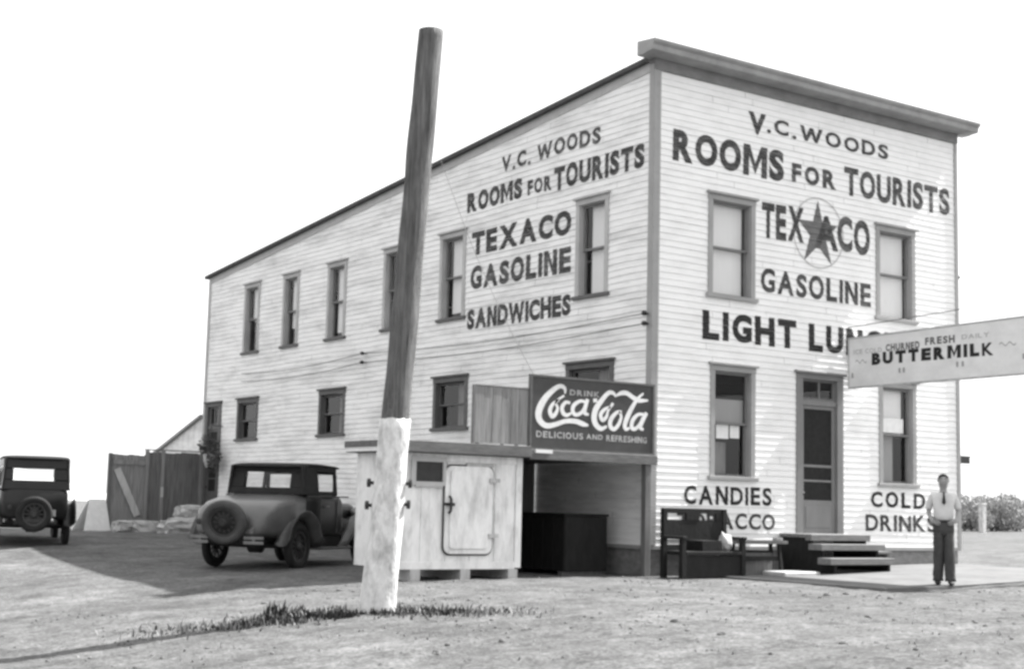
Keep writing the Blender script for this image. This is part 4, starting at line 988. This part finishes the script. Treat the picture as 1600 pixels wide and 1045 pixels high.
# debris in front of the fence
def stone_blk(name, lab, cat, px, py, sx, sy, sz, rz, m_, tilt=0.0, zoff=0.0, seed=1):
    r = random.Random(seed); mb = MB()
    n = 5
    vs = []
    bm = bmesh.new(); bmesh.ops.create_cube(bm, size=1); bmesh.ops.subdivide_edges(bm, edges=bm.edges[:], cuts=3, use_grid_fill=True)
    for v in bm.verts:
        d = v.co.normalized()*.5; v.co = v.co.lerp(d*1.25, .30) + Vector((r.uniform(-.09,.09), r.uniform(-.09,.09), r.uniform(-.08,.08)))
        v.co = Vector((v.co.x*sx, v.co.y*sy, v.co.z*sz))
    me = bpy.data.meshes.new(name); bm.to_mesh(me); bm.free(); me.materials.append(m_); o = bpy.data.objects.new(name, me); COL.objects.link(o); o.location = (px, py, gz(px,py)+sz*.42+zoff); o.rotation_euler = (0, tilt, rz); return tag(o, lab, cat, 'rubble in front of the fence')
stone_blk('rubble_stone', 'pale stone below the left half of the board gate', 'rubble', -2.62, 18.3, .55, .4, .3, .2, M['stone'], seed=1)
stone_blk('rubble_stone', 'pale stone below the right half of the board gate', 'rubble', -2.05, 18.1, .75, .4, .3, -.1, M['stone'], seed=2)
stone_blk('rubble_stone', 'long pale stone nearest the camera at the foot of the rubble heap', 'rubble', -1.75, 16.8, .9, .5, .36, .15, M['stone'], seed=3)
stone_blk('rubble_stone', 'broad pale stone at the bottom of the rubble heap by the fence', 'rubble', -1.0, 17.7, 1.1, .6, .42, .1, M['stone'], seed=4)
stone_blk('rubble_stone', 'pale stone lying on top of the rubble heap', 'rubble', -.85, 18.0, .8, .5, .34, .3, M['stone'], zoff=.40, seed=5)
stone_blk('rubble_stone', 'pale stone at the right of the rubble heap, near the spare wheel', 'rubble', -.55, 16.4, .6, .5, .4, .5, M['stone'], seed=6)
stone_blk('rubble_stone', 'pale stone on the ground between rubble heap and back door', 'rubble', -.25, 17.4, .55, .5, .5, .4, M['stone'], zoff=.0, seed=7)
stone_blk('rubble_stone', 'small pale stone topmost beside the back door', 'rubble', -.22, 17.9, .45, .4, .34, .4, M['stone'], zoff=.42, seed=8)
for (p, q, lb) in (((-1.35,16.6,.12),(-.35,17.3,.78),'dark plank leaning across the rubble heap'), ((-1.5,17.1,.12),(.0-.12,16.6,.30),'dark plank lying low over the stones')):
    o = MB().beam(p, q, .16, .05).build('plank', M['wood_dk'], None); tag(o, lb, 'plank', 'planks on the rubble')
# white leaning boards left of the gate
wb = thing('sandwich_board', 'white painted folding board standing on the ground left of the board gate', 'board', (-3.2, 19.2, gz(-3.2,19.2)), .25)
for sy in (-1, 1):
    b = MB(); b.add([(-.40,sy*.30,-.03),(.42,sy*.30,-.03),(.40,sy*.03,.80),(-.10,sy*.03,.80),(-.40,sy*.30+.025,-.03),(.42,sy*.30+.025,-.03),(.40,sy*.03+.025,.80),(-.10,sy*.03+.025,.80)], [(0,3,2,1),(4,5,6,7),(0,1,5,4),(1,2,6,5),(2,3,7,6),(3,0,4,7)])
    b.build('panel', M['enamel'], wb)
MB().box(-.08, .38, -.03, .055, .803, .83).build('hinge', M['stone'], wb)

# hanging basket beside the back door
hb = thing('hanging_plant', 'dark leafy plant in a basket hung beside the back door', 'plant', (-.35, 18.15, 2.2))
MB().tube([(.35,0,.78),(.0,0,.80)], .014, 8).build('bracket', M['iron'], hb); MB().lathe([(0,-.38),(.1,-.36),(.17,-.2),(.19,.0),(.17,.0),(0,-.02)], (0,0,0), (0,0,1), 18).build('basket', M['stone'], hb)
for a in range(3): MB().tube([(.18*math.cos(a*2.1),.18*math.sin(a*2.1),0),(0,0,.8)], .005, 5).build('chain', M['iron'], hb)
def leaf_cloud(mb, c, r, n, size, rr, flat=1.0):
    for _ in range(n):
        while True:
            p = Vector((rr.uniform(-1,1), rr.uniform(-1,1), rr.uniform(-1,1)))
            if p.length < 1: break
        p = p * (p.length**-.35 if p.length > .02 else 1)
        if p.length > 1.05: p = p.normalized()*rr.uniform(.8,1.08)
        p = Vector((p.x*r[0], p.y*r[1], p.z*r[2])) + Vector(c)
        a = Vector((rr.gauss(0,1), rr.gauss(0,1), rr.gauss(0,1))).normalized(); b_ = a.orthogonal().normalized(); b_ = (Matrix.Rotation(rr.uniform(0,6.28), 3, a) @ b_); c_ = a.cross(b_)
        s = size*rr.uniform(.6,1.4)
        mb.add([p-b_*s, p-c_*s*.45, p+b_*s, p+c_*s*.45], [(0,1,2,3)])
rr = random.Random(11); mb = MB()
for c, r in (((.0,.0,.15),(.26,.30,.26)),((-.02,-.3,-.05),(.2,.24,.28)),((.0,.28,.3),(.22,.28,.26)),((.05,-.1,-.3),(.16,.2,.22))): leaf_cloud(mb, c, r, 130, .06, rr)
mb.build('foliage', M['leaf'], hb, fixn=False)

# ------------------------------------------------------------------ vegetation
def weeds(name, lab, cat, spots, mats, seed):
    rr = random.Random(seed); mb = MB()
    for (x, y, n, sp, hgt) in spots:
        for _ in range(n):
            px, py = x + rr.gauss(0, sp[0]), y + rr.gauss(0, sp[1]); z0 = gh(px, py) - .01
            a = rr.uniform(0, 6.283); ln = hgt*rr.uniform(.4,1.25); w_ = rr.uniform(.006,.018); lean = rr.uniform(.1,.9)
            d = Vector((math.cos(a), math.sin(a), 0)); s = Vector((-d.y, d.x, 0))*w_
            p = Vector((px, py, z0)); m1 = p + d*ln*lean*.35 + Vector((0,0,ln*.6)); tp = p + d*ln*lean + Vector((0,0,ln))
            mb.add([p-s, p+s, m1+s*.8, m1-s*.8, tp], [(0,1,2,3),(3,2,4)])
    return mb.build(name, mats, None, fixn=False)
def line_pts(a, b, n): return [(lerp(a[0],b[0],i/(n-1)), lerp(a[1],b[1],i/(n-1))) for i in range(n)]
sp = []; rr = random.Random(31)
def strip(a, b, n, dens, sp0, hg):
    for (x, y) in line_pts(a, b, n):
        k = max(0, .5 + 1.1*noise.noise(Vector((x*1.7, y*1.7, 7.7)))) * rr.uniform(.3, 1.4)
        if rr.random() < .18: continue
        sp.append((x + rr.gauss(0,.16), y + rr.gauss(0,.20), int(dens*k), (sp0*rr.uniform(.6,1.5), sp0*rr.uniform(.5,1.2)), hg*rr.uniform(.5,1.2)))
strip((-10.6,-3.75), (-8.6,-3.9), 26, 34, .17, .05)
strip((-9.5,-3.75), (-8.3,-3.9), 18, 85, .13, .085)
strip((-8.6,-3.75), (-7.9,-4.2), 9, 42, .16, .07)
strip((-7.7,-4.3), (-6.95,-5.3), 18, 62, .19, .065)
strip((-8.1,-4.35), (-7.3,-4.6), 9, 60, .09, .10)
sp.append((-8.80,-3.5, 60, (.07,.07), .19)); sp.append((-8.5,-3.55, 36, (.08,.08), .12)); sp.append((-7.2,-4.9, 40, (.1,.1), .10))
kind(weeds('weeds', '', '', sp, M['weed'], 5), 'stuff')
sp = []
rr = random.Random(3)
strip((-10.6,-3.75), (-8.2,-4.0), 26, 40, .2, .10); strip((-7.9,-4.3), (-6.8,-5.5), 20, 40, .22, .09)
for _ in range(70):
    x, y = rr.uniform(-14,-3), rr.uniform(-12,-3.2); sp.append((x, y, 5, (.14,.14), .035))
kind(weeds('dry_grass', '', '', sp, M['weed_dry'], 6), 'stuff')
# pebbles
mb = MB(); rr = random.Random(9)
for _ in range(2600):
    x, y = rr.uniform(-14.5,7), rr.uniform(-14,3)
    if (x > -.2 and y > -.2) or (.9 < x < 8 and y > -4.45): continue
    s = rr.uniform(.005,.015)*(1 if rr.random() < .96 else 2.2); z = gh(x, y); a = rr.uniform(0,6.28); c_, s_ = math.cos(a)*s, math.sin(a)*s
    mb.add([(x+c_,y+s_,z-.004),(x-s_*.8,y+c_*.8,z-.004),(x-c_,y-s_,z-.004),(x+s_*.8,y-c_*.8,z-.004),(x+c_*.3,y+s_*.3,z+s*.75),(x-c_*.4,y-s_*.4,z+s*.7)], [(0,1,4),(1,5,4),(1,2,5),(2,3,5),(3,4,5),(3,0,4)])
kind(mb.build('gravel', M['pebble'], None, fixn=False), 'stuff')
mb = MB(); rr = random.Random(19)
for _ in range(1500):
    x, y = rr.uniform(-14.5,7), rr.uniform(-13,0)
    if noise.noise(Vector((x*.5, y*.5, 8))) < -.05 or (x > -.2 and y > -.2) or (.9 < x < 8 and y > -4.45): continue
    bmv = []; s_ = rr.uniform(.010,.030)*(1 if rr.random() < .92 else 1.8); z = gh(x, y)
    n = 6; base = len(mb.v)
    for j, (hh, q) in enumerate(((-.3,.9),(.25,1.0),(.62,.6))):
        for k in range(n):
            a = 2*math.pi*k/n + j*.3; r_ = s_*q*rr.uniform(.75,1.25); mb.v.append((x+r_*math.cos(a), y+r_*math.sin(a), z+hh*s_))
    for j in range(2):
        for k in range(n): mb.f.append((base+j*n+k, base+j*n+(k+1) % n, base+(j+1)*n+(k+1) % n, base+(j+1)*n+k))
    mb.f.append(tuple(base+2*n+k for k in range(n)))
kind(mb.build('clods', M['clod'], None, fixn=False), 'stuff')

# brush line beyond the right end of the yard
def bush(label, x, y, wd, hgt, seed, n=6000):
    t = thing('bush', label, 'bush', (x, y, gz(x,y)), 0, 'bushes beyond the right side of the building')
    rr = random.Random(seed); mb = MB(); tr = MB()
    for k in range(6):
        cx_, cy_ = rr.uniform(-.5,.5)*wd, rr.uniform(-.35,.35)*wd; hh = 1.15*hgt*rr.uniform(.6,1.0)
        leaf_cloud(mb, (cx_, cy_, hh*.55), (wd*.30, wd*.30, hh*.52), n//6, .10, rr)
        tr.tube([(cx_*.3, cy_*.3, -.1), (cx_*.8, cy_*.8, hh*.35), (cx_, cy_, hh*.8)], [.06,.04,.015], 6)
    tr.build('trunk', M['wood_dk'], t); mb.build('crown', M['leaf_far'], t, fixn=False)
for i, (x, y, wd, hg, lb) in enumerate(((55,40,3.4,2.5,'tallest grey bush just right of the building corner'), (58.5,41,3.6,2.3,'broad grey bush second from the building corner'), (62,42.5,3.4,2.0,'rounded grey bush left of the white fence post'), (66,43,3.6,2.1,'grey bush right of the white fence post'), (70,45,4.0,2.2,'grey bush at the far right edge of the view'), (51.5,38.5,3.2,2.0,'grey bush half hidden behind the building corner'), (74,46,4,2.3,'grey bush beyond the right edge of the yard'))):
    bush(lb, x, y, wd, hg, 20+i)
fp = thing('fence_post', 'white fence post in front of the grey bushes', 'post', (56.9, 36.3, gz(56.9,36.3)))
MB().box(-.16, .16, -.16, .16, -.2, 1.65).build('shaft', M['lime'], fp, bevel=.02); MB().box(-.2, .2, -.2, .2, 1.653, 1.75).build('cap', M['lime'], fp, bevel=.02)

# ------------------------------------------------------------------ the man
def skinned(name, V, E, R_, material, parent, lvl=2, root=0):
    me = bpy.data.meshes.new(name); me.from_pydata(V, E, []); me.update(); o = bpy.data.objects.new(name, me); COL.objects.link(o)
    me.materials.append(material)
    if not me.skin_vertices: me.attributes  # layer is made by the modifier below
    md = o.modifiers.new('skin', 'SKIN'); md.use_smooth_shade = True
    if not me.skin_vertices:
        bm = bmesh.new(); bm.from_mesh(me); bm.verts.layers.skin.verify(); bm.to_mesh(me); bm.free()
    sv_ = me.skin_vertices[0].data
    for i, r in enumerate(R_): sv_[i].radius = r if isinstance(r, tuple) else (r, r); sv_[i].use_root = (i == root)
    sb_ = o.modifiers.new('subdivision', 'SUBSURF'); sb_.levels = lvl; sb_.render_levels = lvl
    if parent: o.parent = parent
    return o
mx, my = 2.60, -4.20
man = thing('person', 'man in white shirt and wide dark trousers standing with arms bent before the building', 'person', (mx, my, gz(mx,my)+.045), rad(-48))
V, E, R_ = [], [], []
def J(p, r, par=None):
    V.append(p); R_.append(r); i = len(V)-1
    if par is not None: E.append((par, i))
    return i
pel = J((0,0,.95), (.14,.10)); ab = J((0,.005,1.10), (.135,.095), pel); ch = J((0,.01,1.30), (.155,.105), ab); nb = J((0,.005,1.455), (.075,.07), ch); nk = J((0,-.005,1.52), (.052,.055), nb)
jw = J((0,-.014,1.575), (.080,.088), nk); fc = J((0,-.010,1.652), (.096,.112), jw); tp = J((0,.004,1.725), (.085,.098), fc)
ns = J((0,-.122,1.632), (.015,.015), fc)
for s_ in (-1, 1):
    sh_ = J((s_*.165,.01,1.415), .058, ch); el = J((s_*.232,.07,1.17 - (.02 if s_ < 0 else 0)), .040, sh_); wr = J((s_*.195,-.10,1.01), .027, el); pm = J((s_*.175,-.135,.985), (.034,.02), wr)
    for q, (dx, dz, ln) in enumerate(((.012,.03,.075),(.004,.012,.085),(-.002,-.008,.08),(-.008,-.028,.062))):
        k1 = J((s_*(.165-.03), -.145-dx*.3, .985+dz), .010, pm); k2 = J((s_*(.165-.03-ln*.55), -.142, .975+dz), .0085, k1); J((s_*(.165-.03-ln), -.130, .965+dz), .0075, k2)
    th_ = J((s_*.165, -.120, 1.02), .011, wr); J((s_*.135, -.140, 1.035), .009, th_)
    hp = J((s_*.09,.0,.88), .085, pel); kn = J((s_*.085,-.02+(-.04 if s_ > 0 else .01),.48), .056, hp); an = J((s_*.095,.01+(-.085 if s_ > 0 else .03),.09), .042, kn)
skinned('body', V, E, R_, M['skin'], man)
# clothing: shirt with short sleeves, trousers
V, E, R_ = [], [], []
a = J((0,0,.97), (.165,.125)); b_ = J((0,.005,1.12), (.168,.125), a); c = J((0,.01,1.30), (.182,.130), b_); n_ = J((0,.006,1.44), (.10,.09), c)
for s_ in (-1, 1):
    q = J((s_*.165,.012,1.405), .074, c); e_ = J((s_*.222,.05,1.235), .060, q); J((s_*.232,.062,1.185), .058, e_)
skinned('shirt', V, E, R_, M['shirt'], man)
for s_ in (-1, 1):
    pass
LY = {1: -.09, -1: .03}
mb = MB()
rings = []
def oval(cx_, cy_, z, rx, ry, n=20, wob=0): return [(cx_+rx*math.cos(2*math.pi*k/n)*(1+wob*math.sin(3*k)), cy_+ry*math.sin(2*math.pi*k/n), z) for k in range(n)]
mb.loft([oval(0,0,1.015,.152,.120), oval(0,0,.96,.160,.130), oval(0,0,.86,.166,.136), oval(0,0,.78,.164,.130)])
for s_ in (-1, 1):
    fo = lambda z: LY[s_]*(1-z/.82)
    spec = ((.075,0,.82,.088,.128,0),(.076,-.004,.74,.090,.122,.02),(.077,-.010,.66,.088,.116,.03),(.078,-.016,.57,.086,.110,.02),(.079,-.02,.48,.084,.104,.05),(.081,-.015,.42,.085,.106,.03),(.083,-.01,.28,.082,.104,.04),(.088,0,.16,.083,.106,.05),(.09,0,.11,.080,.104,.03),(.092,-.004,.055,.086,.112,.06))
    mb.loft([[(p[0]*(1+.05*noise.noise(Vector((p[0]*20,p[2]*16,s_)))), p[1]+fo(p[2])+.014*noise.noise(Vector((p[0]*14,p[2]*18,s_*3))), p[2]) for p in oval(s_*a, b, z, rx, ry, wob=w_)] for a, b, z, rx, ry, w_ in spec])
mb.build('trousers', M['trousers'], man, smooth=True)
MB().loft([oval(0,0,.985,.164,.132), oval(0,0,1.02,.164,.132)]).build('belt', M['hair'], man)
for s_ in (-1, 1):
    mb = MB(); rings = []
    for y_, w_, h_ in ((.085,.03,.05),(.07,.045,.085),(0,.047,.09),(-.06,.05,.07),(-.12,.05,.055),(-.165,.038,.045),(-.185,.015,.025)):
        rings.append([(s_*.100+w_*math.cos(t), y_+LY[s_], max(-.012, h_*.5+h_*.5*math.sin(t))) for t in [2*math.pi*k/14 for k in range(14)]])
    mb.loft(rings).build('shoe', M['hair'], man, smooth=True)
# hair, brows, eyes, mouth, tie
mb = MB(); rings = []
for i in range(9):
    t = i/8; ph = lerp(-.25, math.pi/2, t); rr_ = math.cos(ph)
    rings.append([(.083*max(rr_,.02)*math.cos(q), .012 + .103*max(rr_,.02)*math.sin(q) + (.012 if math.sin(q) < -.2 and t < .45 else 0), 1.675+.088*math.sin(ph) + (.045 if math.sin(q) < -.25 and t < .5 else 0)*(1-t*2)) for q in [2*math.pi*k/20 for k in range(20)]])
mb.loft(rings).build('hair', M['hair'], man, smooth=True)
for s_ in (-1, 1): MB().box(s_*.033-.018, s_*.033+.018, -.108, -.085, 1.682, 1.690).build('eyebrow', M['hair'], man)
for s_ in (-1, 1):
    MB().lathe([(0,-.006),(.010,-.004),(.011,0),(.006,.006),(0,.007)], (s_*.032,-.103,1.662), (0,-1,0), 10).build('eye', M['hair'], man, smooth=True)
    MB().lathe([(0,-.01),(.02,-.006),(.026,.0),(.018,.008),(0,.01)], (s_*.083,.0,1.645), (s_,0,0), 10).build('ear', M['skin'], man, smooth=True)
MB().box(-.028, .028, -.103, -.080, 1.588, 1.598).build('mouth', M['trousers'], man)
mb = MB(); mb.prism([(-.018,1.465),(.018,1.465),(.014,1.43),(-.014,1.43)], 'y', -.135, -.10); mb.prism([(-.012,1.43),(.012,1.43),(.03,1.30),(0,1.26),(-.03,1.30)], 'y', -.146, -.128); mb.build('necktie', M['hair'], man)
